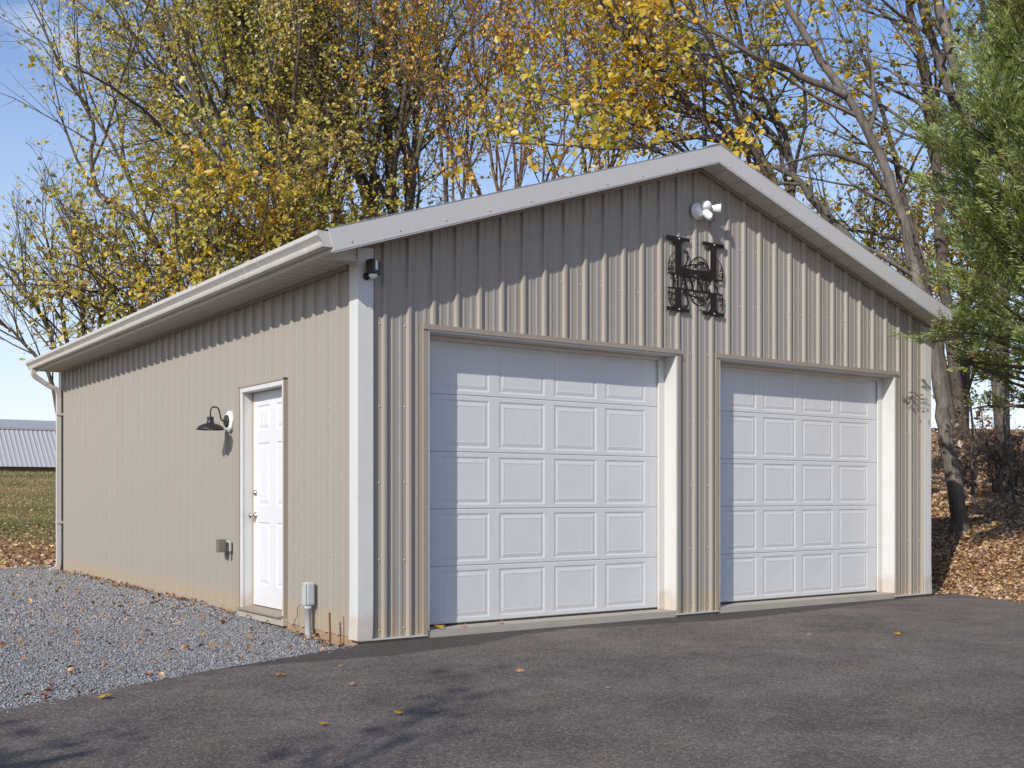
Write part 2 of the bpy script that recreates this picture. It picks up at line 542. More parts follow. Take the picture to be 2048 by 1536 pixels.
def gravel_z(x, y):
    x = np.asarray(x, float); y = np.asarray(y, float)
    return -.085 + .062 * sstep(-.5, 5, y) + .018 * np.sin(x * 2.1 + y) * np.sin(y * 1.7) * .5 + .03 * sstep(-.6, 0, x) * sstep(.8, 3, y)

def edge_y(x):      # driveway edge: y of the line at x
    return np.interp(x, [-30, -9, -2.88, -2.29, -1.52, -.84, -.30, -.06, 0.0], [-9, -3.6, -1.33, -1.10, -.68, -.40, -.19, -.055, -.02])

gx = np.linspace(-7, 0.0, 57); gy = np.linspace(-3.0, 11.2, 90)
def gz(X, Y):
    z = gravel_z(X, Y)
    back = 10.9 + .25 * np.sin(X * 3.1)
    z = np.where(Y > back, -.30, z)
    return np.where(Y < edge_y(X) + .02, -.30, z)
grid_mesh('gravel_bed', gx, gy, gz, GRAVEL)

# ------------------------------------------------------------------ garage
W, L = 7.405, 9.75
CX = W / 2
SL = .331
garage = empty('garage', (CX, L / 2, 0), 'tan ribbed metal garage with two white roll-up doors and low gable roof', 'garage')
zb = lambda x: 4.341 - SL * abs(x - CX)          # lower edge of rake fascia
ztop_front = lambda x: 4.345 - SL * abs(x - CX)
RIB = .2286
D1 = (.61, 3.39); D2 = (3.96, 6.76); DH = 2.50
MD = (1.41, 2.475); MDH = 2.185


def rib_profile(s0, s1, c0, breaks):
    pts = set()
    k0 = int(math.floor((s0 - c0) / RIB)) - 1; k1 = int(math.ceil((s1 - c0) / RIB)) + 1
    prof = []
    for k in range(k0, k1 + 1):
        c_ = c0 + k * RIB
        prof += [(c_ - .029, 0), (c_ - .016, .0225), (c_ - .010, .025), (c_ + .010, .025), (c_ + .016, .0225), (c_ + .029, 0)]
        for mm_ in (.0762, .1524):
            prof += [(c_ + mm_ - .016, 0), (c_ + mm_ - .009, .0045), (c_ + mm_ + .009, .0045), (c_ + mm_ + .016, 0)]
    px = np.array([p[0] for p in prof]); ph = np.array([p[1] for p in prof])
    S = sorted(set([s0, s1] + [p for p in px if s0 < p < s1] + [b_ for b_ in breaks if s0 < b_ < s1]))
    return [(s, float(np.interp(s, px, ph))) for s in S]


def siding(name, s0, s1, c0, fn, zlo, zhi, openings, mat, parent):
    """one sheet of ribbed metal between s0 and s1"""
    br = [CX] + [e for o_ in openings for e in o_[:2]]
    pr = rib_profile(s0, s1, c0, br)
    mb = MB()
    for (a, ha), (c_, hc) in zip(pr[:-1], pr[1:]):
        mid = (a + c_) / 2
        lo = zlo
        skip = False
        for (p, q, h) in openings:
            if p < mid < q: lo = h
        za, zc = zhi(a), zhi(c_)
        levels = [0.0, .25, .5, .75, 1.0]
        col_a = [fn(a, ha, lo + (za - lo) * t) for t in levels]
        col_c = [fn(c_, hc, lo + (zc - lo) * t) for t in levels]
        n = len(levels)
        mb.add(col_a + col_c, [(i, n + i, n + i + 1, i + 1) for i in range(n - 1)])
    return mb.build(name, mat, parent, flip=False)


F_front = lambda s, n, z: (s, -n, z)
F_side = lambda s, n, z: (-n, s, z)
F_right = lambda s, n, z: (W + n, s, z)
F_back = lambda s, n, z: (s, L + n, z)
opF = [(D1[0], D1[1], DH), (D2[0], D2[1], DH)]
opS = [(MD[0], MD[1], MDH)]
edges = [0.0] + [.2182 - .1143 + .9144 * k for k in range(1, 8)] + [W]
for a, c_ in zip(edges[:-1], edges[1:]):
    siding('siding_panel', a, c_, .2182, F_front, 0.0, ztop_front, opF, TAN, garage)
edS = [0.0] + [.3642 - .1143 + .9144 * k for k in range(1, 11)] + [L]
for a, c_ in zip(edS[:-1], edS[1:]):
    siding('siding_panel', a, c_, .3642 - RIB, F_side, 0.0, lambda s: 3.0, opS, TAN, garage)
for a, c_ in zip(edS[:-1], edS[1:]):
    siding('siding_panel', a, c_, .3642 - RIB, F_right, -.06, lambda s: 3.0, [], TAN, garage)
for a, c_ in zip(edges[:-1], edges[1:]):
    siding('siding_panel', a, c_, .2182, F_back, 0.0, ztop_front, [], TAN, garage)

# screws in the siding
def screws(name, pts, normal, mat, parent, r=.009):
    mb = MB()
    for p in pts:
        mb.lathe([(r, 0), (r, .003), (r * .55, .003), (r * .5, .0065), (0, .0075)], p, normal, 7)
    o = mb.build(name, mat, parent, flip=False)
    o['kind'] = 'stuff'
    return o

fp = []
rows = [.06, .62, 1.24, 1.86, 2.52, 3.05, 3.62]
for k in range(-1, 32):
    s = .2182 + RIB * k - .045
    if s < .11 or s > W - .11: continue
    for zr in rows:
        z = zr + random.uniform(-.006, .006)
        if z > zb(s) - .12: continue
        if any(p - .02 < s < q + .02 for p, q, h in opF) and z < DH + .04:
            continue
        fp.append((s + random.uniform(-.004, .004), 0, z))
for d in (D1, D2):
    s = d[0] + .08
    while s < d[1]:
        fp.append((s, -.001, DH + .075)); s += RIB
screws('siding_screws', fp, (0, -1, 0), SCREW, garage)
sp = []
for k in range(0, 41):
    s = .3642 + RIB * k - .045
    if s > L - .15: continue
    for zr in [.06, .645, 1.264, 1.87, 2.487]:
        if MD[0] - .04 < s < MD[1] + .04 and zr < MDH: continue
        sp.append((0, s + random.uniform(-.006, .006), zr + random.uniform(-.009, .009)))
screws('siding_screws', sp, (-1, 0, 0), SCREW, garage)

# corner trims (L-shaped white flashings)
def corner(x, y, sx, sy, z1, name='corner_trim', wf=.104, ws=.118):
    t = .031
    poly = [(x - sx * t, y - sy * t), (x + sx * wf, y - sy * t), (x + sx * wf, y - sy * .004), (x + sx * (wf - .01), y - sy * .004),
            (x + sx * (wf - .01), y - sy * (t - .004)), (x - sx * (t - .004), y - sy * (t - .004)), (x - sx * (t - .004), y + sy * (ws - .01)),
            (x - sx * .004, y + sy * (ws - .01)), (x - sx * .004, y + sy * ws), (x - sx * t, y + sy * ws)]
    mb = MB()
    n = len(poly)
    for a, c_ in ((0.0, .35), (.35, z1)):
        pass
    # bottom hand-width flares out a little
    lev = [(-.008, .012), (.10, .004), (.35, 0.0), (z1, 0.0)]
    vs_ = []
    for z, fl in lev:
        for (px, py) in poly:
            vs_.append((px - sx * fl, py - sy * fl * .4, z))
    fs_ = []
    for i in range(len(lev) - 1):
        for k in range(n):
            fs_.append((i * n + k, i * n + (k + 1) % n, (i + 1) * n + (k + 1) % n, (i + 1) * n + k))
    mb.add(vs_, fs_)
    return mb.build(name, WHITE, garage)

corner(0, 0, 1, 1, 3.10)
corner(W, 0, -1, 1, 3.10)
corner(0, L, 1, -1, 2.99)
corner(W, L, -1, -1, 2.99)
# slab, skirt boards
MB().box(.02, W - .02, .03, L - .02, -.3, .030).box(D1[0], D1[1], -.022, .031, -.3, .028).box(D2[0], D2[1], -.022, .031, -.3, .028).build('floor_slab', CONCRETE, garage)
MB().box(-.004, .012, .03, L, -.22, -.004).build('skirt_board', WOOD, garage, bevel=.003)
for a, c_ in ((0.02, D1[0] - .004), (D1[1] + .004, D2[0] - .004), (D2[1] + .004, W - .02)):
    MB().box(a, c_, -.005, .018, -.22, -.016).build('skirt_board', WOOD, garage, bevel=.003)
    MB().box(a - (.045 if a < .1 else 0), c_ + (.04 if c_ > 7 else 0), -.034, .004, -.014, -.001).build('base_flashing', FASCIA, garage)

# rake fascia, soffit, wall channel
Y0 = -.291
for side in (-1, 1):
    X = lambda x: x if side < 0 else 2 * CX - x
    poly = [(-.408, 3.142), (CX, 4.506), (CX, 4.345), (-.362, 2.979)]
    g = MB(); g.prism(poly, lambda p, t: (X(p[0]), t, p[1]), Y0, Y0 + .02)
    g.prism([(-.408, 3.147), (CX, 4.510), (CX, 4.507), (-.408, 3.144)], lambda p, t: (X(p[0]), t, p[1]), Y0 - .004, .10)
    fa = g.build('rake_fascia', FASCIA, garage)
    # bead that closes the lower edge
    MB().prism([(-.356, 2.984), (CX, 4.347), (CX, 4.333), (-.352, 2.970)], lambda p, t: (X(p[0]), t, p[1]), Y0 + .004, Y0 + .03).build('edge_bead', WHITE, fa)
    sc = []
    x = -.22
    while x < CX:
        z = zb(x) + .028
        sc.append((X(x), Y0, z)); x += .42
    screws('fascia_screws', sc, (0, -1, 0), SCREW, fa, .009)
    # soffit boards, each with a lapped edge
    x = -.315; i = 0
    while x < CX - .01:
        x1 = min(x + .228, CX)
        A, B = zb(x) + .010, zb(x1) + .010
        pl = [(x + .0045, A + .0015), (x1 - .012, B - .004), (x1 - .012, B + .010), (x + .0045, A + .0155)]
        if x1 - x > .03:
            MB().prism(pl, lambda p, t: (X(p[0]), t, p[1]), Y0 + .021, -.001).build('soffit_board', SOFFIT_G, garage)
        # recessed joint strip
        MB().prism([(x1 - .014, B + .004), (x1 + .006, B + .011), (x1 + .006, B + .018), (x1 - .014, B + .011)], lambda p, t: (X(p[0]), t, p[1]), Y0 + .021, -.001).build('soffit_joint', SOFFIT_G, garage)
        x = x1; i += 1
    MB().prism([(.0, zb(0) - .028), (CX, zb(CX) - .028), (CX, zb(CX) + .004), (.0, zb(0) + .004)], lambda p, t: (X(p[0]), t, p[1]), -.038, -.0262).build('wall_channel', TRIM_TAN, garage)
    # closed end of the eave box
    MB().prism([(-.335, 2.986), (-.001, 2.986), (-.001, zb(0) + .01), (-.335, zb(-.335) + .012)], lambda p, t: (X(p[0]), t, p[1]), -.012, .004).build('eave_return', SOFFIT_G, garage)

# eave soffit boards, fascia and gutter on both long sides
zs = 2.985
board = MB()
pw = .1524
board.prism([(0.003, 0), (pw * .36, 0.0), (pw * .40, .013), (pw * .56, .013), (pw * .60, 0), (pw - .026, 0), (pw - .020, .016), (.0005, .016)],
            lambda p, t: (t, p[0], p[1]), -.352, -.004)
bme = board.mesh('soffit_board_mesh'); bme.materials.append(SOFFIT)
nb = int((L + .05) / pw)
for side in (-1, 1):
    for k in range(nb):
        o = bpy.data.objects.new('soffit_board', bme); COL.objects.link(o)
        o.parent = garage
        gx_, gy_ = garage.location.x, garage.location.y
        if side < 0: o.location = (0 - gx_, .006 + k * pw - gy_, zs)
        else:
            o.location = (W + .356 - gx_, .006 + k * pw - gy_, zs)
    X = (lambda x: x) if side < 0 else (lambda x: 2 * CX - x)
    MB().prism([(-.375, 2.972), (-.352, 2.972), (-.352, 3.14), (-.375, 3.14)], lambda p, t: (X(p[0]), t, p[1]), Y0 + .0205, L + .06).build('eave_fascia', GUTTER, garage)
    MB().prism([(-.038, 2.955), (-.0262, 2.955), (-.0262, 2.984), (-.038, 2.984)], lambda p, t: (X(p[0]), t, p[1]), .155, L - .155).build('wall_channel', TRIM_TAN, garage)
    # K-style gutter, an open trough
    out = [(-.377, 3.135), (-.377, 3.005), (-.452, 3.005), (-.458, 3.022), (-.462, 3.045), (-.478, 3.066), (-.492, 3.082), (-.496, 3.088), (-.496, 3.118), (-.484, 3.122)]
    inn = [(x + (.004 if i > 1 else .004), z + .004) for i, (x, z) in enumerate(out)]
    gm = MB(); n = len(out); yv = [-.276, L + .045]
    loop = out + inn[::-1]
    if side < 0:
        g = MB(); g.prism(loop, lambda p, t: (X(p[0]), t, p[1]), -.276, L + .045)
        # end caps
        g.prism(out + [(-.377, 3.122)], lambda p, t: (X(p[0]), t, p[1]), -.280, -.2765)
        g.prism(out + [(-.377, 3.122)], lambda p, t: (X(p[0]), t, p[1]), L + .0455, L + .049)
        gut = g.build('gutter', GUTTER, garage)
        # seam bands on the trough
        for ys_ in (.9, 6.4):
            MB().prism([(x - .002, z - .002) for x, z in out[1:]] + [(x, z) for x, z in out[1:]][::-1], lambda p, t: (X(p[0]), t, p[1]), ys_, ys_ + .05).build('gutter_seam', GUTTER, gut)

# downspout
ds = MB()
def rect_sweep(mb, pts, w, h, side_axis):
    pts = np.array(pts, float)
    T = np.gradient(pts, axis=0); T /= np.linalg.norm(T, axis=1)[:, None]
    sa = np.array(side_axis, float)
    vs_ = []
    for p, t in zip(pts, T):
        n = np.cross(t, sa); n /= np.linalg.norm(n)
        for a, b_ in ((-1, -1), (1, -1), (1, 1), (-1, 1)):
            vs_.append(p + sa * a * w / 2 + n * b_ * h / 2)
    fs_ = [(i * 4 + k, i * 4 + (k + 1) % 4, i * 4 + 4 + (k + 1) % 4, i * 4 + 4 + k) for i in range(len(pts) - 1) for k in range(4)]
    fs_ += [(3, 2, 1, 0), tuple(len(vs_) - 4 + k for k in range(4))]
    mb.add(vs_, fs_)
yd = 9.60
pth = [(-.43, yd, 3.01), (-.43, yd, 2.95)]
for a in np.linspace(0, 1, 7)[1:]: pth.append((-.43 + .09 * a * a, yd, 2.95 - .10 * a))
pth += [(-.25, yd, 2.79)]
for a in np.linspace(0, 1, 7): pth.append((-.16 + .085 * math.sin(a * math.pi / 2), yd, 2.74 - .13 * (1 - math.cos(a * math.pi / 2))))
pth += [(-.075, yd, 2.5), (-.075, yd, 1.2), (-.075, yd, .16), (-.08, yd, .10), (-.11, yd, .055), (-.20, yd, .02)]
rect_sweep(ds, pth, .075, .06, (0, 1, 0))
dso = ds.build('downspout', GUTTER, garage)
rb = MB()
for i in range(2, 9): 
    q = np.array(pth[i]); rect_sweep(rb, [q - (.004, 0, -.004), q + (.004, 0, -.004)], .081, .067, (0, 1, 0))
for i in range(10, 16):
    q = np.array(pth[i]); rect_sweep(rb, [q - (.004, 0, -.006), q + (.003, 0, -.006)], .081, .067, (0, 1, 0))
rb.build('elbow_ribs', GUTTER, dso)
for z in (2.33, .72):
    MB().box(-.11, -.018, yd - .052, yd + .052, z, z + .035).build('strap', GUTTER, dso)

# roof sheets and ridge cap
sheet_w = (L + .35) / 11
for side in (-1, 1):
    X = (lambda x: x) if side < 0 else (lambda x: 2 * CX - x)
    for k in range(11):
        a = Y0 + .02 + k * sheet_w
        pr = rib_profile(a, a + sheet_w, a + .114, [])
        mb = MB()
        for (s0, h0), (s1, h1) in zip(pr[:-1], pr[1:]):
            q = lambda x, s, h: (X(x), s, 3.150 + SL * (x + .357) + h * .6)
            mb.add([q(-.40, s0, h0), q(CX, s0, h0), q(CX, s1, h1), q(-.40, s1, h1)], [(0, 1, 2, 3)])
        mb.build('roof_sheet', ROOFM, garage, flip=False)
MB().prism([(CX - .16, 4.470), (CX, 4.525), (CX + .16, 4.470), (CX + .16, 4.464), (CX, 4.517), (CX - .16, 4.464)], lambda p, t: (p[0], t, p[1]), Y0 - .002, L + .06).build('ridge_cap', BARNROOF, garage)

# ------------------------------------------------------------------ roll-up doors
DEEP = .165
PCOLS = 4
def rollup(x0, x1, label, dents):
    # tan flashing round the opening
    MB().box(x0 - .045, x1 + .045, -.036, -.002, DH + .004, DH + .046).box(x0 - .05, x1 + .05, -.044, -.036, DH + .002, DH + .016).build('head_flashing', TRIM_TAN, garage)
    MB().box(x0 - .045, x0 - .003, -.034, -.002, 0.0, DH + .003).build('side_flashing', TRIM_TAN, garage)
    MB().box(x1 + .003, x1 + .045, -.034, -.002, 0.0, DH + .003).build('side_flashing', TRIM_TAN, garage)
    # white jambs and head
    MB().box(x0 - .003, x0 + .012, -.030, DEEP + .02, .029, DH).build('jamb', WHITE, garage)
    MB().box(x1 - .012, x1 + .003, -.030, DEEP + .02, .029, DH).build('jamb', WHITE, garage)
    MB().box(x0 + .012, x1 - .012, -.030, DEEP + .02, DH - .014, DH + .002).build('jamb_head', WHITE, garage)
    MB().box(x1 - .085, x1 - .012, DEEP - .030, DEEP - .008, .031, DH - .014).build('stop_moulding', WHITE, garage, bevel=.004)
    MB().box(x0 + .012, x0 + .045, DEEP - .030, DEEP - .008, .031, DH - .014).build('stop_moulding', WHITE, garage, bevel=.004)
    MB().box(x0 + .045, x1 - .085, DEEP - .030, DEEP - .008, DH - .05, DH - .014).build('stop_moulding', WHITE, garage, bevel=.004)
    a0, a1 = x0 + .012, x1 - .012
    d = MB().box(a0, a1, DEEP + .03, DEEP + .045, .045, DH - .01).build('garage_door', DOORWHITE, garage)
    d['label'] = label
    z0 = .048; sh = (DH - .012 - z0) / 5
    MB().box(a0, a1, DEEP + .004, DEEP + .03, .031, z0).build('bottom_seal', RUBBER, d)
    ws = (a1 - a0)
    mx = .225; gap = .107
    pw_ = (ws - 2 * mx - (PCOLS - 1) * gap) / PCOLS
    for r in range(5):
        za, zc = z0 + r * sh + .0012, z0 + (r + 1) * sh - .0012
        pz0, pz1 = za + .035, zc - .038
        xs_ = [a0] + [v for k in range(PCOLS) for v in (a0 + mx + k * (pw_ + gap), a0 + mx + k * (pw_ + gap) + pw_)] + [a1]
        zz = [za, za + .006, pz0, pz1, zc - .006, zc]
        dep = [DEEP + .003, DEEP, DEEP, DEEP, DEEP, DEEP + .003]
        mb = MB()
        for i in range(len(xs_) - 1):
            for j in range(5):
                if j == 2 and i % 2 == 1: continue
                mb.add([(xs_[i], dep[j], zz[j]), (xs_[i + 1], dep[j], zz[j]), (xs_[i + 1], dep[j + 1], zz[j + 1]), (xs_[i], dep[j + 1], zz[j + 1])], [(0, 1, 2, 3)])
        # return edge behind the joint
        for z_, s_ in ((za, 1), (zc, -1)):
            mb.add([(a0, DEEP + .003, z_), (a1, DEEP + .003, z_), (a1, DEEP + .034, z_), (a0, DEEP + .034, z_)], [(0, 1, 2, 3)])
        mb.build('door_section', DOORWHITE, d)
        for k in range(PCOLS):
            px0, px1 = xs_[1 + 2 * k], xs_[2 + 2 * k]
            rings = [(0, 0), (.006, .002), (.012, .0048), (.020, .0052), (.046, .0012), (.052, .0006), (.054, .0022), (.062, .0024)]
            dz = dents.get((r, k), 0)
            rings[-1] = (.062, .0024)
            vs_ = []; fs_ = []
            for off, dp in rings:
                vs_ += [(px0 + off, DEEP + dp, pz0 + off), (px1 - off, DEEP + dp, pz0 + off), (px1 - off, DEEP + dp, pz1 - off), (px0 + off, DEEP + dp, pz1 - off)]
            for i in range(len(rings) - 1):
                for q in range(4):
                    fs_.append((4 * i + q, 4 * i + (q + 1) % 4, 4 * i + 4 + (q + 1) % 4, 4 * i + 4 + q))
            n = len(vs_)
            # field with a slight bow
            cx_, cz_ = (px0 + px1) / 2, (pz0 + pz1) / 2
            vs_.append((cx_ + random.uniform(-.05, .05), DEEP + .0024 + dz + random.uniform(-.0012, .0012), cz_))
            for q in range(4): fs_.append((n - 4 + q, n - 4 + (q + 1) % 4, n))
            MB().add(vs_, fs_).build('embossed_panel', DOORWHITE, d, flip=False)
    return d

rollup(*D1, 'white twenty-panel roll-up door nearer the side entry', {(0, 1): .002, (0, 2): .0015, (0, 3): .002})
rollup(*D2, 'white twenty-panel roll-up door at the far right', {(0, 1): .0025, (0, 2): .002})

# ------------------------------------------------------------------ entry door in the side wall
y0, y1 = MD
REC = .088
fr = MB()
fr.box(-.030, -.004, y1 - .052, y1 - .010, .03, MDH - .012)
fr.box(-.030, -.004, y0 + .010, y0 + .052, .03, MDH - .012)
fr.box(-.031, -.004, y0 + .010, y1 - .010, MDH - .055, MDH - .010)
fr.build('door_casing', WHITE, garage, bevel=.006)
MB().box(-.036, -.001, y0 - .012, y0 + .008, .0, MDH + .004).box(-.036, -.001, y1 - .008, y1 + .012, 0.0, MDH + .004).box(-.036, -.001, y0 - .012, y1 + .012, MDH - .008, MDH + .012).build('door_flashing', TRIM_TAN, garage)
jm = MB()
jm.box(-.004, REC + .05, y1 - .046, y1 - .014, .03, MDH - .02).box(-.004, REC + .05, y0 + .014, y0 + .046, .03, MDH - .02).box(-.004, REC + .05, y0 + .046, y1 - .046, MDH - .052, MDH - .02)
jm.build('door_jamb', WHITE, garage)
MB().box(REC - .004, REC + .012, y1 - .060, y1 - .046, .09, MDH - .052).build('weatherstrip', WOOD, garage)
MB().prism([(-.075, .055), (REC + .02, .075), (REC + .02, .04), (-.06, .035), (-.075, .042)], lambda p, t: (p[0], t, p[1]), y0 + .016, y1 - .016).build('door_sill', SILL, garage)
MB().box(-.05, .0, y0 - .02, y1 + .02, -.03, .034).build('sill_board', CONCRETE, garage, bevel=.004)
sa, sb = y0 + .048, y1 - .060
sz0, sz1 = .082, MDH - .056
dr = MB()
ysplit = [sa, sa + .11, sa + .11 + .285, sb - .11 - .285, sb - .11, sb]
zsplit = [sz0, sz0 + .20, sz0 + .80, sz0 + .96, sz0 + 1.56, sz0 + 1.68, sz0 + 1.92, sz1]
for i in range(5):
    for j in range(7):
        if i in (1, 3) and j in (1, 3, 5): continue
        dr.add([(REC, ysplit[i], zsplit[j]), (REC, ysplit[i + 1], zsplit[j]), (REC, ysplit[i + 1], zsplit[j + 1]), (REC, ysplit[i], zsplit[j + 1])], [(0, 3, 2, 1)])
dr.add([(REC + .04, sa, sz0), (REC + .04, sb, sz0), (REC + .04, sb, sz1), (REC + .04, sa, sz1)], [(0, 1, 2, 3)])
door = dr.build('entry_door', MANWHITE, garage, flip=False)
door['label'] = 'white six-panel entry door with nickel knob and deadbolt'
for i in (1, 3):
    for j in (1, 3, 5):
        a, c_, z_, w_ = ysplit[i], ysplit[i + 1], zsplit[j], zsplit[j + 1]
        rings = [(0, 0), (.008, .007), (.018, .008), (.045, .002), (.048, .001)]
        vs_ = []; fs_ = []
        for off, dp in rings:
            vs_ += [(REC + dp, a + off, z_ + off), (REC + dp, c_ - off, z_ + off), (REC + dp, c_ - off, w_ - off), (REC + dp, a + off, w_ - off)]
        for q0 in range(len(rings) - 1):
            for q in range(4):
                fs_.append((4 * q0 + q, 4 * q0 + 4 + q, 4 * q0 + 4 + (q + 1) % 4, 4 * q0 + (q + 1) % 4))
        n = len(vs_); fs_.append((n - 1, n - 2, n - 3, n - 4))
        MB().add(vs_, fs_).build('embossed_panel', MANWHITE, door, flip=False)
for z_, prof, nm in ((1.165, [(0, 0), (.030, .0), (.031, .006), (.026, .012), (.022, .020), (.015, .024), (0, .025)], 'deadbolt'),
                     (.945, [(0, 0), (.033, 0), (.033, .006), (.014, .010), (.012, .030), (.022, .038), (.029, .050), (.028, .060), (.018, .068), (0, .070)], 'knob')):
    MB().lathe(prof, (REC, sb - .06, z_), (-1, 0, 0), 20).build(nm, NICKEL, door, smooth=True)

# ------------------------------------------------------------------ fittings on the garage
# gooseneck barn lamp
LY = 2.76
lamp = empty('barn_lamp', (0, LY, 1.87), 'black gooseneck barn lamp on white block beside the entry door', 'lamp')
MB().lathe([(0, .0), (.105, .0), (.105, .03), (.085, .045), (0, .045)], (-.004, LY, 1.875), (-1, 0, 0), 8).build('mounting_block', PLASTIC, lamp)
MB().lathe([(0, 0), (.062, 0), (.062, .012), (.052, .02), (.018, .024), (.012, .034), (0, .034)], (-.049, LY, 1.875), (-1, 0, 0), 24).build('wall_plate', BLACK, lamp, smooth=False)
arm = []
for t in np.linspace(0, 1, 26):
    P0, P1, P2, P3 = np.array([-.07, 1.875]), np.array([-.145, 1.86]), np.array([-.095, 2.015]), np.array([-.172, 2.01])
    Q1, Q2, Q3 = np.array([-.225, 2.012]), np.array([-.218, 1.96]), np.array([-.218, 1.905])
    if t < .6:
        s = t / .6; q = (1 - s) ** 3 * P0 + 3 * s * (1 - s) ** 2 * P1 + 3 * s * s * (1 - s) * P2 + s ** 3 * P3
    else:
        s = (t - .6) / .4; q = (1 - s) ** 3 * P3 + 3 * s * (1 - s) ** 2 * Q1 + 3 * s * s * (1 - s) * Q2 + s ** 3 * Q3
    arm.append((q[0], LY, q[1]))
MB().tube(arm, .0075, 10).build('arm', BLACK, lamp, smooth=True)
sh_ = [(.030, .125), (.031, .118), (.034, .115), (.034, .106), (.030, .103), (.031, .085), (.036, .082), (.036, .070), (.040, .062), (.060, .056), (.090, .045), (.115, .028), (.128, .010), (.138, .0), (.135, -.003), (.125, .008), (.110, .024), (.085, .040), (.040, .052), (0, .055)]
MB().lathe([(0, .127)] + sh_, (-.218, LY, 1.787), (0, 0, 1), 36).build('shade', BLACK, lamp, smooth=True)
MB().lathe([(0, .05), (.016, .05), (.018, .035), (.028, .018), (.028, .004), (.018, -.012), (0, -.018)], (-.218, LY, 1.790), (0, 0, 1), 16).build('bulb', GLASS, lamp, smooth=True)

# outlet with open weather cover
ob = empty('outlet_box', (0, 2.75, .63), 'weatherproof outlet box with open clear cover left of the entry door', 'outlet')
MB().box(-.050, -.027, 2.685, 2.775, .585, .690).build('box', GREYPVC, ob, bevel=.006)
MB().box(-.054, -.0505, 2.70, 2.76, .60, .675).build('face_plate', DARKPL, ob)
g = MB(); g.box(-.125, -.052, 2.786, 2.790, .575, .700).box(-.125, -.052, 2.786, 2.86, .696, .700).box(-.125, -.052, 2.786, 2.86, .575, .579).box(-.125, -.121, 2.790, 2.86, .579, .696)
g.build('clear_cover', SMOKE, ob)
MB().box(-.085, -.053, 2.70, 2.745, .545, .60).build('plug', DARKPL, ob, bevel=.008)

# riser box on conduit
rbx = empty('riser_box', (-.07, .80, -.08), 'grey plastic riser box on a conduit stub near the corner', 'utility box')
MB().box(-.108, -.027, .758, .848, .205, .405).build('box', GREYPVC, rbx, bevel=.018)
MB().box(-.116, -.1085, .763, .843, .212, .398).build('cover', GREYPVC, rbx, bevel=.004)
MB().lathe([(.028, 0), (.028, .25), (.033, .252), (.033, .285), (0, .285)], (-.075, .80, -.075), (0, 0, 1), 18).build('conduit', GREYPVC, rbx, smooth=True)
MB().lathe([(0, 0), (.005, .0), (.005, .003), (0, .003)], (-.1165, .826, .38), (-1, 0, 0), 8).build('screw', RUST, rbx)

# stakes
s1 = MB().tube([(-.13, .27, -.12), (-.128, .268, .02), (-.131, .272, .195)], .0085, 8).build('rebar_stake', RUST)
tag(s1, 'thick rusty rebar stake in gravel near the corner post', 'stake')
s2 = MB().tube([(-.06, .16, -.10), (-.06, .16, .02), (-.062, .158, .17)], .0035, 6).build('wire_stake', RUST)
tag(s2, 'thin wire stake standing between rebar and corner trim', 'stake')
cb = MB().tube([(-.02, 1.19, -.03), (-.05, 1.15, .03), (-.03, 1.12, .09), (-.04, 1.10, .16), (-.025, 1.07, .19)], .003, 6).build('loose_wire', DARKPL)
tag(cb, 'thin loose wire curling up the wall right of the entry', 'wire')

# flood light with two heads
FX, FZ = 3.66, 3.915
fl = empty('flood_light', (FX, -.02, FZ), 'white twin-head motion flood light above the monogram sign', 'flood light')
MB().lathe([(0, 0), (.082, 0), (.085, .012), (.080, .030), (.066, .040), (.062, .055), (.045, .062), (0, .064)], (FX, -.021, FZ), (0, -1, 0), 28).build('base', PLASTIC, fl, smooth=True)
def head(org, ax, name):
    ax = np.array(ax, float); ax /= np.linalg.norm(ax)
    h_ = MB().lathe([(0, 0), (.022, .0), (.027, .012), (.030, .035), (.043, .085), (.047, .115), (.047, .122), (.042, .122), (.039, .110), (0, .108)], org, ax, 24).build(name, PLASTIC, fl, smooth=True)
    MB().lathe([(0, .1085), (.038, .1115), (.0385, .114), (0, .118)], org, ax, 20).build('lens', GLASS, h_)
    return h_
MB().lathe([(0, 0), (.040, 0), (.046, .018), (.046, .055), (.040, .074), (.026, .086), (0, .09)], (FX + .03, -.075, FZ + .045), (.10, -.85, -.05), 24).build('dome', PLASTIC, fl, smooth=True)
head((FX + .095, -.085, FZ + .028), (.62, -.62, -.04), 'lamp_head')
MB().lathe([(0, 0), (.030, 0), (.038, .02), (.040, .07), (.034, .105), (.020, .118), (0, .12)], (FX + .035, -.095, FZ - .01), (.12, -.55, -.60), 20).build('sensor', PLASTIC, fl, smooth=True)
MB().tube([(FX, -.06, FZ), (FX + .06, -.085, FZ + .015), (FX + .11, -.095, FZ + .028)], .016, 10).build('knuckle', PLASTIC, fl, smooth=True)
MB().box(FX + .044, FX + .080, -.195, -.172, FZ - .115, FZ - .060).build('sensor_window', DARKPL, fl)

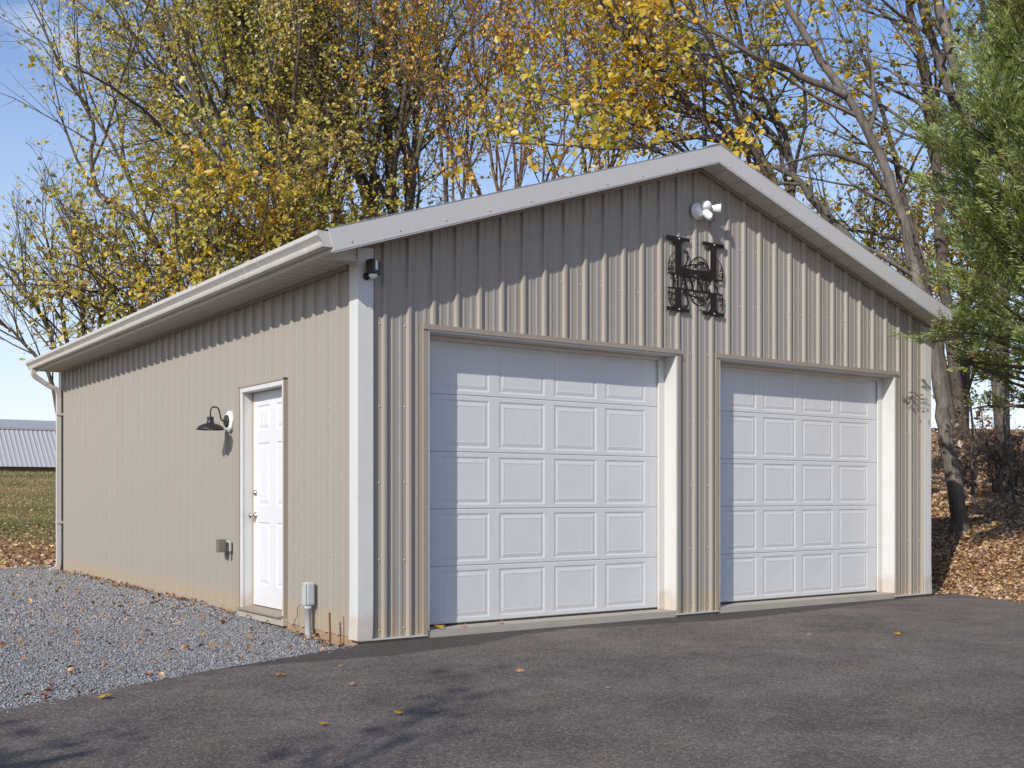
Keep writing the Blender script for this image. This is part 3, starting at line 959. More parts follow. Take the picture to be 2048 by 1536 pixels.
# security camera on the corner trim
sc_ = empty('security_camera', (.045, -.03, 2.87), 'black box security camera on white corner trim under the eave', 'security camera')
MB().lathe([(0, 0), (.030, 0), (.030, .012), (.014, .016), (.012, .045), (0, .045)], (.040, -.030, 2.872), (0, -1, 0), 18).build('bracket', BLACK, sc_)
cb_ = MB()
a = .28
R2 = lambda x, y, z: (.065 + x * math.cos(a) - y * math.sin(a), -.105 + x * math.sin(a) + y * math.cos(a), 2.925 + z - .18 * x)
def rbox(mb, x0, x1, y0_, y1_, z0, z1):
    mb.add([R2(x, y, z) for z in (z0, z1) for (x, y) in ((x0, y0_), (x1, y0_), (x1, y1_), (x0, y1_))], [(0, 3, 2, 1), (4, 5, 6, 7), (0, 1, 5, 4), (1, 2, 6, 5), (2, 3, 7, 6), (3, 0, 4, 7)])
    return mb
rbox(MB(), -.042, .042, -.040, .045, -.045, .065).build('body', BLACK, sc_, bevel=.006)
rbox(MB(), -.018, .008, -.0445, -.0405, -.015, .058).build('light_bar', PLASTIC, sc_)
MB().lathe([(.036, .0), (.034, -.014), (.024, -.028), (0, -.034)], R2(0, 0, -.046), (0, 0, 1), 20).build('dome', PLASTIC, sc_, smooth=True)
rbox(MB(), .0425, .0465, -.022, .012, -.030, .060).build('light_bar', PLASTIC, sc_)

# ------------------------------------------------------------------ split-letter monogram sign
sg = empty('monogram_sign', (3.63, -.03, 3.27), 'dark metal split-letter H monogram sign with scrollwork and HAYNES lettering', 'sign')
ya, yb_ = -.033, -.027
pl = MB()
def bar2(x0, x1, z0, z1): pl.ribbon([((x0 + x1) / 2, z0), ((x0 + x1) / 2, z1)], abs(x1 - x0), ya, yb_)
for xc, top, bot in ((3.405, 3.632, 2.914), (3.878, 3.632, 2.914)):
    pl = MB()
    pl.ribbon([(xc, top - .03), (xc, top - .045), (xc, top - .075), (xc, 3.275)], [.19, .115, .080, .080], ya, yb_)
    pl.ribbon([(xc - .148, top - .018), (xc + .148, top - .018)], .038, ya + .001, yb_ + .001)
    pl.build('letter_stem', SIGNM, sg)
    pl = MB()
    pl.ribbon([(xc, 3.128), (xc, bot + .075), (xc, bot + .045), (xc, bot + .03)], [.080, .080, .115, .19], ya, yb_)
    pl.ribbon([(xc - .148, bot + .018), (xc + .148, bot + .018)], .038, ya + .001, yb_ + .001)
    pl.build('letter_stem', SIGNM, sg)

MB().ribbon([(3.27, 3.272), (3.64, 3.270), (4.01, 3.272)], [.016, .018, .016], ya - .001, yb_ - .0005).ribbon([(3.44, 3.315), (3.62, 3.318), (3.84, 3.315)], [.062, .040, .062], ya + .0005, yb_ + .0005).build('cross_bar', SIGNM, sg)
MB().ribbon([(3.27, 3.130), (3.64, 3.132), (4.01, 3.130)], [.016, .018, .016], ya - .001, yb_ - .0005).build('cross_bar', SIGNM, sg)
# lettering, thick and thin strokes with small serifs
zl, zh = 3.141, 3.262
lt = MB()
def stroke(pts, w): lt.ribbon(pts, [q * 1.25 for q in w] if not np.isscalar(w) else w * 1.25, ya - .0005, yb_)
def serif(x, z, w=.034): lt.ribbon([(x - w / 2, z), (x + w / 2, z)], .006, ya - .0012, yb_)
x = 3.335; wL = .074
for ch in 'HAYNES':
    a, c_ = x, x + wL
    if ch == 'H':
        stroke([(a + .01, zl), (a + .01, zh)], .015); stroke([(c_ - .01, zl), (c_ - .01, zh)], .015); stroke([(a, (zl + zh) / 2), (c_, (zl + zh) / 2)], .008)
        for q in (a + .01, c_ - .01): serif(q, zl + .003); serif(q, zh - .003)
    if ch == 'A':
        stroke([(a, zl), ((a + c_) / 2, zh)], .008); stroke([((a + c_) / 2 - .004, zh), (c_, zl)], .017); stroke([(a + .016, zl + .042), (c_ - .016, zl + .042)], .008)
        serif(a, zl + .003); serif(c_, zl + .003)
    if ch == 'Y':
        stroke([(a, zh), ((a + c_) / 2, zl + .052)], .017); stroke([(c_, zh), ((a + c_) / 2, zl + .052)], .008); stroke([((a + c_) / 2, zl), ((a + c_) / 2, zl + .058)], .015)
        serif(a, zh - .003); serif(c_, zh - .003); serif((a + c_) / 2, zl + .003)
    if ch == 'N':
        stroke([(a + .006, zl), (a + .006, zh)], .008); stroke([(a + .004, zh), (c_ - .004, zl)], .018); stroke([(c_ - .006, zl), (c_ - .006, zh)], .008)
        serif(a + .004, zl + .003, .026); serif(c_ - .004, zh - .003, .026)
    if ch == 'E':
        stroke([(a + .014, zl), (a + .014, zh)], .016); stroke([(a + .006, zh - .004), (c_ - .012, zh - .004)], .008); stroke([(a + .014, (zl + zh) / 2), (c_ - .022, (zl + zh) / 2)], .008); stroke([(a + .006, zl + .004), (c_ - .010, zl + .004)], .008)
        stroke([(c_ - .012, zh), (c_ - .012, zh - .026)], .006); stroke([(c_ - .010, zl), (c_ - .010, zl + .026)], .006)
    if ch == 'S':
        cx_ = (a + c_) / 2
        pts = []
        for t in np.linspace(.15, 1.5, 14): pts.append((cx_ + .026 * math.cos(t * math.pi), zh - .031 + .029 * math.sin(t * math.pi)))
        for t in np.linspace(.5, -.85, 14): pts.append((cx_ + .027 * math.cos(t * math.pi), zl + .031 + .029 * math.sin(t * math.pi)))
        stroke(pts, [.007 + .009 * math.exp(-((i - 13.5) / 5) ** 2) for i in range(28)])
    x += wL + .034
lt.build('lettering', SIGNM, sg)
def spiral(cx_, cz_, r0, turns, a0, sgn=1, n=26):
    return [(cx_ + r0 * (1 - .8 * t) * math.cos(a0 + sgn * turns * 2 * math.pi * t), cz_ + r0 * (1 - .8 * t) * math.sin(a0 + sgn * turns * 2 * math.pi * t)) for t in np.linspace(0, 1, n)]
def bez(p, n=20):
    p = [np.array(q, float) for q in p]
    return [tuple((1 - t) ** 3 * p[0] + 3 * t * (1 - t) ** 2 * p[1] + 3 * t * t * (1 - t) * p[2] + t ** 3 * p[3]) for t in np.linspace(0, 1, n)]
curls = []
for z_, s in ((3.30, 1), (3.10, -1)):
    for xc, sg_ in ((3.305, 1), (3.985, -1)):
        curls.append((spiral(xc, z_ + s * .018, .034, 1.4, -s * math.pi / 2, -s * sg_), .008))
        curls.append((spiral(xc, z_ + s * .078, .024, 1.3, s * math.pi / 2, s * sg_), .007))
        curls.append((bez([(xc - sg_ * .01, z_), (xc - sg_ * .04, z_ + s * .05), (xc - sg_ * .03, z_ + s * .13), (xc + sg_ * .06, z_ + s * .18)]), .006))
for s, zb_ in ((1, 3.345), (-1, 3.12)):
    curls.append((bez([(3.47, zb_), (3.56, zb_ + s * .05), (3.54, zb_ + s * .20), (3.50, zb_ + s * .15)]), .014))
    curls.append((bez([(3.83, zb_ - s * .01), (3.78, zb_ + s * .16), (3.62, zb_ + s * .17), (3.56, zb_ + s * .02)]), .010))
    curls.append((bez([(3.83, zb_), (3.76, zb_ + s * .10), (3.68, zb_ + s * .10), (3.63, zb_ + s * .01)]), .012))
    curls.append((bez([(3.50, zb_), (3.56, zb_ + s * .07), (3.70, zb_ + s * .02), (3.76, zb_ + s * .08)]), .014))
    curls.append((spiral(3.73, zb_ + s * .055, .034, 1.4, 0, s), .009))
    curls.append((spiral(3.505, zb_ + s * .16, .026, 1.2, 0, -s), .008))
for pts, w_ in curls:
    MB().ribbon(pts, w_, ya - .0005 + random.uniform(0, .001), yb_).build('scroll', SIGNM, sg)
for xc in (3.405, 3.878):
    for z_ in (3.615, 2.935):
        MB().lathe([(.007, 0), (.006, .004), (0, .005)], (xc + .01, ya - .001, z_), (0, -1, 0), 8).build('screw', PLASTIC, sg)
        MB().tube([(xc + .01, -.027, z_), (xc + .01, -.001, z_)], .004, 6).build('standoff', SIGNM, sg)

# ------------------------------------------------------------------ barn beyond the lawn
def px_pt(u, v, depth):
    return CAM + depth * (FW + RT * (u - 1024) / FPX + UP * (990.2 - v) / FPX)

bd = 46.0
e = RT * math.cos(.60) + FW * math.sin(.60); blen = 19.8
A = px_pt(60, 936, 45.0) - e * 7.0
nrm = np.array([e[1], -e[0], 0]);
if nrm @ FW > 0: nrm = -nrm          # towards the camera
bz = float(ground_z(*(A + e * blen * .6)[:2]))
barn = empty('metal_barn', tuple(A + e * blen / 2), 'long low grey metal barn beyond the lawn', 'barn')
base = px_pt(60, 934, 45)[2]
def BP(s, d, z): p = A + e * s - nrm * d; return (p[0], p[1], z)
mb = MB()
mb.add([BP(0, 0, bz - 1), BP(blen, 0, bz - 1), BP(blen, 0, base + .02), BP(0, 0, base + .02), BP(0, 8, bz - 1), BP(blen, 8, bz - 1), BP(blen, 8, base + 1.5), BP(0, 8, base + 1.5)],
       [(0, 1, 2, 3), (1, 5, 6, 2), (5, 4, 7, 6), (4, 0, 3, 7)])
mb.build('wall', WOOD, barn)
mb = MB().add([BP(0, -.02, bz - 1), BP(blen, -.02, bz - 1), BP(blen, -.02, base - .14), BP(0, -.02, base - .14)], [(0, 1, 2, 3)]); mb.build('foundation', CONCRETE, barn)
zr1 = px_pt(60, 858, 46.3)[2]; zr2 = px_pt(60, 838, 49)[2]
nsh = int(blen / .9)
for k in range(nsh):
    mb = MB(); s0 = k * .9
    for j in range(5):
        q0 = s0 + j * .18
        xs2 = [(q0, 0), (q0 + .10, 0), (q0 + .12, .028), (q0 + .16, .028), (q0 + .18, 0)]
        for (u0_, h0), (u1_, h1) in zip(xs2[:-1], xs2[1:]):
            mb.add([BP(u0_, -.35 - h0, base), BP(u1_, -.35 - h1, base), BP(u1_, 1.6 - h1, zr1 + h1 * .5), BP(u0_, 1.6 - h0, zr1 + h0 * .5)], [(0, 1, 2, 3)])
    mb.build('roof_sheet', GREYBARN, barn, flip=False)
MB().add([BP(0, 1.5, zr1 + .05), BP(blen, 1.5, zr1 + .05), BP(blen, 5, zr2), BP(0, 5, zr2), BP(0, 8.2, base + 1.4), BP(blen, 8.2, base + 1.4),
          BP(0, 1.5, zr1 - .03), BP(blen, 1.5, zr1 - .03)], [(0, 1, 2, 3), (3, 2, 5, 4), (0, 1, 7, 6)]).build('upper_roof', BARNROOF, barn)

# ------------------------------------------------------------------ gravel stones, leaf litter
def scatter_stones(name, N, rmin, rmax, box, tri, yfun, mat, kind='stuff', label=None, cat=None, zf_=None):
    phi = (1 + 5 ** .5) / 2
    if tri == 20:
        V = np.array([(-1, phi, 0), (1, phi, 0), (-1, -phi, 0), (1, -phi, 0), (0, -1, phi), (0, 1, phi), (0, -1, -phi), (0, 1, -phi), (phi, 0, -1), (phi, 0, 1), (-phi, 0, -1), (-phi, 0, 1)]) / 1.9
        Fc = np.array([(0, 11, 5), (0, 5, 1), (0, 1, 7), (0, 7, 10), (0, 10, 11), (1, 5, 9), (5, 11, 4), (11, 10, 2), (10, 7, 6), (7, 1, 8), (3, 9, 4), (3, 4, 2), (3, 2, 6), (3, 6, 8), (3, 8, 9), (4, 9, 5), (2, 4, 11), (6, 2, 10), (8, 6, 7), (9, 8, 1)])
    else:
        V = np.array([(1, 0, 0), (-1, 0, 0), (0, 1, 0), (0, -1, 0), (0, 0, 1), (0, 0, -1)], float)
        Fc = np.array([(0, 2, 4), (2, 1, 4), (1, 3, 4), (3, 0, 4), (2, 0, 5), (1, 2, 5), (3, 1, 5), (0, 3, 5)])
    x = rng.uniform(box[0], box[1], N); y = rng.uniform(box[2], box[3], N)
    ok = yfun(x, y); x = x[ok]; y = y[ok]; N = len(x)
    r = rng.uniform(rmin, rmax, N) * rng.uniform(.7, 1.15, N)
    sc = np.stack([r * rng.uniform(.8, 1.4, N), r * rng.uniform(.7, 1.1, N), r * rng.uniform(.45, .8, N)], 1)
    P_ = V[None] * rng.uniform(.78, 1.22, (N, len(V), 1)) * sc[:, None, :]
    th = rng.uniform(0, 2 * math.pi, N); tl = rng.normal(0, .35, N)
    ct, st = np.cos(tl)[:, None], np.sin(tl)[:, None]
    Yv = P_[..., 1] * ct - P_[..., 2] * st; Zv = P_[..., 1] * st + P_[..., 2] * ct
    c_, s_ = np.cos(th)[:, None], np.sin(th)[:, None]
    X_ = P_[..., 0] * c_ - Yv * s_; Y_ = P_[..., 0] * s_ + Yv * c_
    z = (gravel_z(x, y) if zf_ is None else zf_(x, y)) + r * .25 + rng.uniform(-.006, .006, N) * (zf_ is None)
    VV = np.stack([X_ + x[:, None], Y_ + y[:, None], Zv + z[:, None]], 2).reshape(-1, 3)
    FF = (Fc[None] + (np.arange(N) * len(V))[:, None, None]).reshape(-1, 3)
    hue = np.repeat(rng.random(N), len(V))
    o = np_mesh(name, VV, FF, mat, None, False, {'hue': hue})
    return tag(o, label, cat, None, kind)

STONE, nt, b = new_mat('crushed stone')
b.inputs['Roughness'].default_value = .85; b.inputs['Specular IOR Level'].default_value = .3
at = nd(nt, 'ShaderNodeAttribute', attribute_name='hue')
c = ramp(nt, at.outputs['Fac'], [(0, (.12, .12, .125)), (.25, (.21, .21, .213)), (.55, (.30, .30, .302)), (.82, (.39, .388, .382)), (.88, (.30, .22, .15)), (.95, (.26, .20, .15)), (1, (.46, .45, .42))])
c = mixc(nt, ramp(nt, noise(nt, 90, 3, .6), [(.4, 0.0), (.7, .35)]), c, (.15, .15, .16))
nt.links.new(c, b.inputs['Base Color'])

def vis_left(x):    # x of the left frame edge at y, with margin
    return x
okn = lambda x, y: (y > edge_y(x) + .03) & (x < -.008) & (x > -3.0 + (y + 1.3) * .182 - 1.0)
spill = lambda x, y: (y > edge_y(x) - np.abs(rng.normal(0, .09, len(x)))) & (y < edge_y(x) + .12) & (x < -.05)
scatter_stones('gravel', 120000, .0045, .0125, (-4.6, 0, -2.4, 2.6), 8, okn, STONE, label='crushed blue grey gravel beside the garage', cat='gravel')
scatter_stones('gravel', 80000, .007, .018, (-3.4, 0, 2.6, 11.0), 8, okn, STONE, label='crushed blue grey gravel running back along the garage', cat='gravel')
scatter_stones('gravel', 7000, .004, .013, (-4.5, 0, -2.6, .1), 8, spill, STONE, label='loose gravel spilling onto the driveway edge', cat='gravel', zf_=lambda x, y: np.maximum(gravel_z(x, y), np.where(y < edge_y(x) + .01, -.036, -9)))


def leaf_cards(pos, size, normal_up=.0, curl=.25, aspect=.8, sunward=0.0, sunward_rand=1.0, shape=4):
    """many small folded leaves; returns verts, faces"""
    N = len(pos)
    q = rng.normal(size=(N, 3)) * sunward_rand; q[:, 2] += normal_up * 2.0; q += SUN * sunward * np.where(rng.random((N, 1)) < .8, 1, -1)
    n = q / np.linalg.norm(q, axis=1)[:, None]
    t = rng.normal(size=(N, 3)); t -= n * (t * n).sum(1)[:, None]; t /= np.linalg.norm(t, axis=1)[:, None]
    s = np.cross(n, t)
    size = np.broadcast_to(size, (N,))[:, None]
    w = size * aspect * .5
    base = pos - t * size * .5; tip = pos + t * size * .5 - n * size * curl * .4
    l = pos - s * w + n * size * curl + t * size * rng.uniform(-.12, .12, (N, 1)); r_ = pos + s * w + n * size * curl
    if shape == 6:
        b2_ = t * size * .22
        V = np.stack([base, l - b2_ + s * w * .15, l + b2_ + s * w * .35, tip, r_ + b2_ - s * w * .35, r_ - b2_ - s * w * .15], 1).reshape(-1, 3)
        i = (np.arange(N) * 6)[:, None]
        return V, np.concatenate([np.concatenate([i, i + 1, i + 2, i + 3], 1), np.concatenate([i, i + 3, i + 4, i + 5], 1)])
    V = np.stack([base, l, tip, r_], 1).reshape(-1, 3)
    i = (np.arange(N) * 4)[:, None]
    F = np.concatenate([np.concatenate([i, i + 1, i + 2], 1), np.concatenate([i, i + 2, i + 3], 1)])
    return V, F

LITTER = leafmat('dry leaf litter', [(.13, .07, .045), (.35, .20, .115), (.52, .34, .20), (.60, .44, .29), (.64, .44, .17), (.47, .26, .11), (.66, .54, .42), (.39, .25, .17)], .15)

RUSSET = leafmat('russet leaves', [(.16, .08, .04), (.36, .18, .06), (.46, .24, .07), (.30, .14, .06), (.42, .28, .15), (.34, .10, .05)], .15)

def litter(name, N, box, ok, size, label, up=1.2, mat=LITTER, zoff=.012, zf=ground_z):
    x = rng.uniform(box[0], box[1], N); y = rng.uniform(box[2], box[3], N)
    k = ok(x, y); x, y = x[k], y[k]
    z = zf(x, y) + rng.uniform(0, zoff * 2, len(x))
    V, F = leaf_cards(np.stack([x, y, z], 1), rng.uniform(size[0], size[1], len(x)), up, .22, .75)
    o = np_mesh(name, V, F, mat, None, False, {'hue': np.repeat(rng.random(len(x)), 4)})
    return tag(o, label, 'leaf litter', None, 'stuff')

def right_ok(x, y):
    out = ~((x < 7.46) & (y < L + .1))
    ed = np.interp(y, [-6, -4.2, -2.4, -1.14, -.53, -.06, .06], [14, 9.5, 7.9, 7.52, 7.72, 7.84, 7.60])
    return out & (x > ed - np.abs(rng.normal(0, .06, len(x))) * (rng.random(len(x)) < .5))
litter('leaf_litter', 46000, (7.4, 12.0, -2.2, 6.0), right_ok, (.03, .075), 'dry tan and yellow leaves covering the slope right of the garage')
litter('leaf_litter', 34000, (10.0, 34, -1, 24), right_ok, (.06, .11), 'brown leaf litter on the upper slope under the trees')
lawn_ok = lambda x, y: (x < 3) & (x > -6) & (rng.random(len(x)) < np.clip(1.4 - (y - 10.8) / 6.5, .06, 1))
litter('leaf_litter', 24000, (-6, 3, 10.7, 30), lawn_ok, (.05, .11), 'brown fallen leaves along the foot of the lawn')
litter('leaf_litter', 1500, (-4.2, -.02, -2.0, 10.8), lambda x, y: okn(x, y) & ((rng.random(len(x)) < .45) | (x > -.35)), (.03, .07), 'scattered fallen leaves on the gravel', mat=RUSSET, zf=lambda x, y: gravel_z(x, y) + .022)

litter('leaf_litter', 260, (-.485, -.39, -.2, 9.6), lambda x, y: rng.random(len(x)) < .35 + .5 * np.sin(y * 2.3) ** 2, (.03, .07), 'dry leaves caught in the gutter', zf=lambda x, y: 3.085 + 0 * x)
litter('leaf_litter', 420, (-.16, -.035, .2, 9.4), lambda x, y: (rng.random(len(x)) < .25 + .7 * np.sin(y * 1.7 + 1) ** 4) & ((y < 1.3) | (y > 2.6)), (.025, .06), 'leaves drifted along the foot of the left wall', mat=RUSSET, zf=lambda x, y: gravel_z(x, y) + .02)
# thin grass on the lawn
GRASS = leafmat('autumn grass', [(.10, .14, .03), (.17, .19, .05), (.30, .27, .10), (.40, .31, .15)], .3)
N = 60000
dd_ = 21.8 + (rng.random(N) ** 1.2) * 26; uu_ = rng.uniform(-330, 150, N)
g_ = CAM[None, :2] + dd_[:, None] * (FW[None, :2] + RT[None, :2] * ((uu_ - 1024) / FPX)[:, None])
x, y = g_[:, 0], g_[:, 1]
pt = np.stack([x, y, ground_z(x, y)], 1)
hh = rng.uniform(.025, .06, N)[:, None]; an = rng.uniform(0, 6.28, N)
dx = np.stack([np.cos(an), np.sin(an), np.zeros(N)], 1) * .007 * (1 + (y[:, None] - 11) * .04)
tip = pt + np.stack([rng.normal(0, .03, N), rng.normal(0, .03, N), hh[:, 0]], 1)
V = np.stack([pt - dx, pt + dx, tip], 1).reshape(-1, 3)
o = np_mesh('grass', V, np.arange(N * 3).reshape(-1, 3), GRASS, None, False, {'hue': np.repeat(np.clip(.5 + .45 * np.sin(x * .35 + y * .55) * np.sin(y * .8) + rng.normal(0, .2, N), 0, 1), 3)})
tag(o, 'patchy green and straw coloured grass on the lawn', 'grass', None, 'stuff')

# ------------------------------------------------------------------ trees
class Wood:
    """branches of one tree gathered into arrays"""
    def __init__(self):
        self.V = []; self.F = []; self.n = 0

    def tube(self, pts, rad, sides):
        pts = np.asarray(pts); k = len(pts)
        T = np.empty_like(pts); T[1:-1] = pts[2:] - pts[:-2]; T[0] = pts[1] - pts[0]; T[-1] = pts[-1] - pts[-2]
        T /= np.linalg.norm(T, axis=1)[:, None] + 1e-9
        ref = np.array([.31, .17, .2]) if abs(T[0, 2]) > .8 else np.array([0, 0, 1.0])
        U = np.cross(T, ref); U /= np.linalg.norm(U, axis=1)[:, None] + 1e-9
        Vv = np.cross(T, U)
        a = np.arange(sides) * 2 * math.pi / sides
        ring = pts[:, None, :] + np.asarray(rad)[:, None, None] * (np.cos(a)[None, :, None] * U[:, None, :] + np.sin(a)[None, :, None] * Vv[:, None, :])
        i = np.arange(k * sides).reshape(k, sides)
        j = np.roll(i, -1, 1)
        f = np.stack([i[:-1], j[:-1], j[1:], i[1:]], 2).reshape(-1, 4) + self.n
        self.V.append(ring.reshape(-1, 3)); self.F.append(f); self.n += k * sides


def wander(p, d, Ln, n, jit, pull, r):
    pts = [np.array(p, float)]; d = np.array(d, float)
    for i in range(n):
        d = d + r.normal(0, jit, 3) + pull
        d /= np.linalg.norm(d)
        pts.append(pts[-1] + d * Ln / n)
    return np.array(pts)


def tree(name, label, trunks, spec, bark, leaf, seed, cat='tree', group=None):
    """trunks: list of (polyline, r0, r1). spec: levels of (count, t0, ratio, angle, jitter, pull) and leaf settings"""
    r = np.random.default_rng(seed)
    w = Wood(); leaves = []
    root = empty(name, tuple(trunks[0][0][0]), label, cat, group)
    todo = []
    for pts, r0, r1 in trunks:
        pts = np.asarray(pts, float)
        # resample with small wobble
        tt = np.linspace(0, len(pts) - 1, (len(pts) - 1) * 4 + 1)
        P_ = np.stack([np.interp(tt, np.arange(len(pts)), pts[:, k]) for k in range(3)], 1)
        P_[1:-1] = (P_[:-2] + P_[1:-1] * 2 + P_[2:]) / 4
        P_[1:] += r.normal(0, .016, P_[1:].shape) * spec.get('wob', 1)
        R_ = np.linspace(r0, r1, len(P_)) ; R_[0] *= 1.25
        w.tube(P_, R_, 9)
        Ln = np.linalg.norm(np.diff(P_, axis=0), axis=1).sum()
        todo.append((P_, R_, Ln, 0))
    lv = spec['levels']
    zmax = spec.get('zmax', 99)
    while todo:
        P_, R_, Ln, l = todo.pop()
        if l >= len(lv):
            continue
        cnt, t0, ratio, ang, jit, pull = lv[l]
        pull = np.asarray(pull)
        n = max(1, int(round(cnt * r.uniform(.8, 1.2) * (spec.get('dens', 1) if l == 0 else 1))))
        if l > 0: n = max(2, int(round(n * min(1.3, Ln / spec['ref'][l]))))
        ts = t0 + (1 - t0) * (np.arange(n) + r.random(n)) / n
        for t in ts:
            f = t * (len(P_) - 1); i = min(int(f), len(P_) - 2); fr_ = f - i
            p = P_[i] * (1 - fr_) + P_[i + 1] * fr_
            if p[2] > zmax: continue
            rad = R_[i] * (1 - fr_) + R_[i + 1] * fr_
            T = P_[i + 1] - P_[i]; T /= np.linalg.norm(T)
            q = r.normal(size=3); q -= T * (q @ T); q /= np.linalg.norm(q) + 1e-9
            a = math.radians(ang * r.uniform(.65, 1.35))
            d = T * math.cos(a) + q * math.sin(a) + pull * 2.0
            d /= np.linalg.norm(d)
            cl = Ln * ratio * (1.15 - .65 * t) * r.uniform(.65, 1.3)
            cl = max(cl, spec.get('minlen', .25))
            last = (l == len(lv) - 1)
            ns = 3 if last else (5 if l > 0 else 7)
            pp = wander(p, d, cl, ns, jit, pull * .5, r)
            cr = min(rad * .7, spec['rad'][l] * (cl / spec['ref'][min(l + 1, len(spec['ref']) - 1)]) ** .7 * 1.0)
            rr = np.linspace(cr, max(cr * .25, spec.get('tip', .003)), len(pp))
            w.tube(pp, rr, 3 if l >= 1 else 5)
            todo.append((pp, rr, cl, l + 1))
            if l >= spec['leaf_from']:
                k = r.poisson(spec['leaf_n'] * cl / spec['ref'][-1])
                if k:
                    nk = max(1, k // 4)
                    tl = np.repeat(r.uniform(.15, 1.0, nk), 4)[:k] * (len(pp) - 1); k = len(tl)
                    cj = np.repeat(r.normal(0, spec['leaf_spread'], (nk, 3)), 4, 0)[:k]
                    ii = np.clip(tl.astype(int), 0, len(pp) - 2); ff = (tl - ii)[:, None]
                    lp = pp[ii] * (1 - ff) + pp[ii + 1] * ff + cj * .8 + r.normal(0, spec['leaf_spread'] * .55, (k, 3))
                    leaves.append(lp)
    V = np.concatenate(w.V); F = np.concatenate(w.F)
    np_mesh('trunk', V, F, bark, root, True)
    if leaves:
        LP = np.concatenate(leaves)
        LV, LF = leaf_cards(LP, r.uniform(*spec['leaf_size'], len(LP)) * np.exp(r.normal(0, .22, len(LP))), .2, .16, spec.get('aspect', .85), .75, .8, spec.get('shape', 4))
        # colour drifts from branch to branch as well as leaf to leaf
        lowf = .5 + .5 * np.sin(LP[:, 0] * 1.3 + seed) * np.sin(LP[:, 1] * 1.1 + 2) * np.sin(LP[:, 2] * .9 + seed * .7)
        hue = np.clip(lowf * .45 + r.random(len(LP)) * .62, 0, 1)
        np_mesh('crown', LV, LF, leaf, root, False, {'hue': np.repeat(hue, spec.get('shape', 4))})
        STAT.append((name, len(LP), len(F)))
    else:
        STAT.append((name, 0, len(F)))
    return root

STAT = []
def gp(u, depth, dz=-.1):
    p = px_pt(u, 990.2, depth); p[2] = float(ground_z(p[0], p[1])) + dz; return p
def path(depth, pts, base=None):
    """trunk polyline: list of (u, v, extra depth)"""
    out = [px_pt(u, v, depth + dd) for u, v, dd in pts]
    return ([base] if base is not None else []) + out

OLIVE = leafmat('maple leaves turning', [(.10, .16, .03), (.23, .29, .045), (.43, .42, .055), (.62, .52, .07), (.68, .50, .08), (.45, .33, .16), (.66, .57, .32)], .45)
GOLD = leafmat('gold and green leaves', [(.11, .17, .02), (.24, .27, .025), (.50, .40, .025), (.68, .47, .025), (.68, .38, .02), (.48, .24, .025)], .45)
ORANGE = leafmat('orange leaves', [(.36, .24, .03), (.60, .36, .03), (.70, .42, .025), (.64, .30, .02), (.40, .19, .035), (.72, .54, .05)], .42)
SPARSE = leafmat('small olive leaves', [(.06, .075, .02), (.14, .14, .03), (.25, .22, .04), (.42, .33, .05), (.50, .38, .08)], .4)
BROWN = leafmat('dead brown leaves', [(.08, .045, .03), (.17, .10, .06), (.27, .17, .10), (.36, .26, .17)], .2)

def lv(*a): return list(a)
up = lambda k: UP * k
spec_maple = dict(levels=[(17, .16, .40, 36, .09, up(.11)), (8, .15, .45, 40, .12, up(.06)), (6, .15, .5, 45, .16, up(.03))],
                  ref=[12, 4.2, 1.6, .7], rad=[.065, .017, .005], leaf_from=1, leaf_n=9.0, leaf_spread=.12, leaf_size=(.05, .095), minlen=.3)
# tall maples behind the garage
b1 = gp(800, 25)
tree('maple_tree', 'tall multi-stemmed maple with olive gold leaves behind the left roof slope',
     [(path(25, [(795, 560, 0), (785, 380, .2), (770, 200, .3), (765, 0, .3), (770, -220, .3)], b1), .17, .04),
      (path(25, [(770, 480, .1), (735, 380, .3), (690, 280, .8), (640, 130, 1.2), (600, -60, 1.4)], b1 + .1), .13, .03),
      (path(25, [(812, 500, .3), (828, 330, .6), (838, 150, .8), (842, -120, .9)], b1 - .1), .13, .03)], dict(spec_maple, dens=.75), BARK_GREY, OLIVE, 11)
b2 = gp(640, 23)
tree('maple_tree', 'broad maple with limbs fanning left, densest olive yellow crown',
     [(path(23, [(640, 600, 0), (620, 420, .2), (560, 260, .4), (500, 120, .5), (450, -80, .4)], b2), .17, .03),
      (path(23, [(600, 520, .2), (520, 400, -.4), (430, 280, -.8), (375, 150, -1.0), (320, 20, -1.0)], b2 + .1), .13, .025),
      (path(23, [(640, 460, .4), (650, 300, .8), (640, 130, 1.2), (620, -90, 1.4)], b2 - .1), .13, .03)], dict(spec_maple, dens=.70, leaf_n=11.5), BARK_DARK, OLIVE, 12)
b3 = gp(430, 22)
tree('maple_tree', 'maple at the left edge with a crooked grey limb and thin crown',
     [(path(22, [(400, 620, 0), (330, 520, .2), (260, 420, .3), (195, 390, .3), (180, 330, .3), (190, 260, .2), (165, 200, .1), (125, 150, 0), (95, 70, 0)], b3), .080, .014)], dict(spec_maple, dens=.38, leaf_n=3.0, leaf_size=(.05, .09)), BARK_DARK, OLIVE, 13)
b4 = gp(590, 24.5)
tree('maple_tree', 'tall maple filling the upper left with even olive leaves',
     [(path(24.5, [(580, 600, 0), (560, 430, 0), (520, 280, .2), (470, 130, .2), (430, -40, .2), (410, -160, .2)], b4), .13, .03),
      (path(24.5, [(590, 480, .3), (600, 320, .6), (580, 160, .9), (570, -20, 1.0), (560, -160, 1.0)], b4 + .1), .12, .03),
      (path(24.5, [(540, 440, .2), (470, 340, -.3), (400, 230, -.6), (345, 120, -.8), (310, 30, -.8)], b4 - .1), .09, .02)], dict(spec_maple, dens=.70, leaf_n=11.5), BARK_GREY, OLIVE, 15)
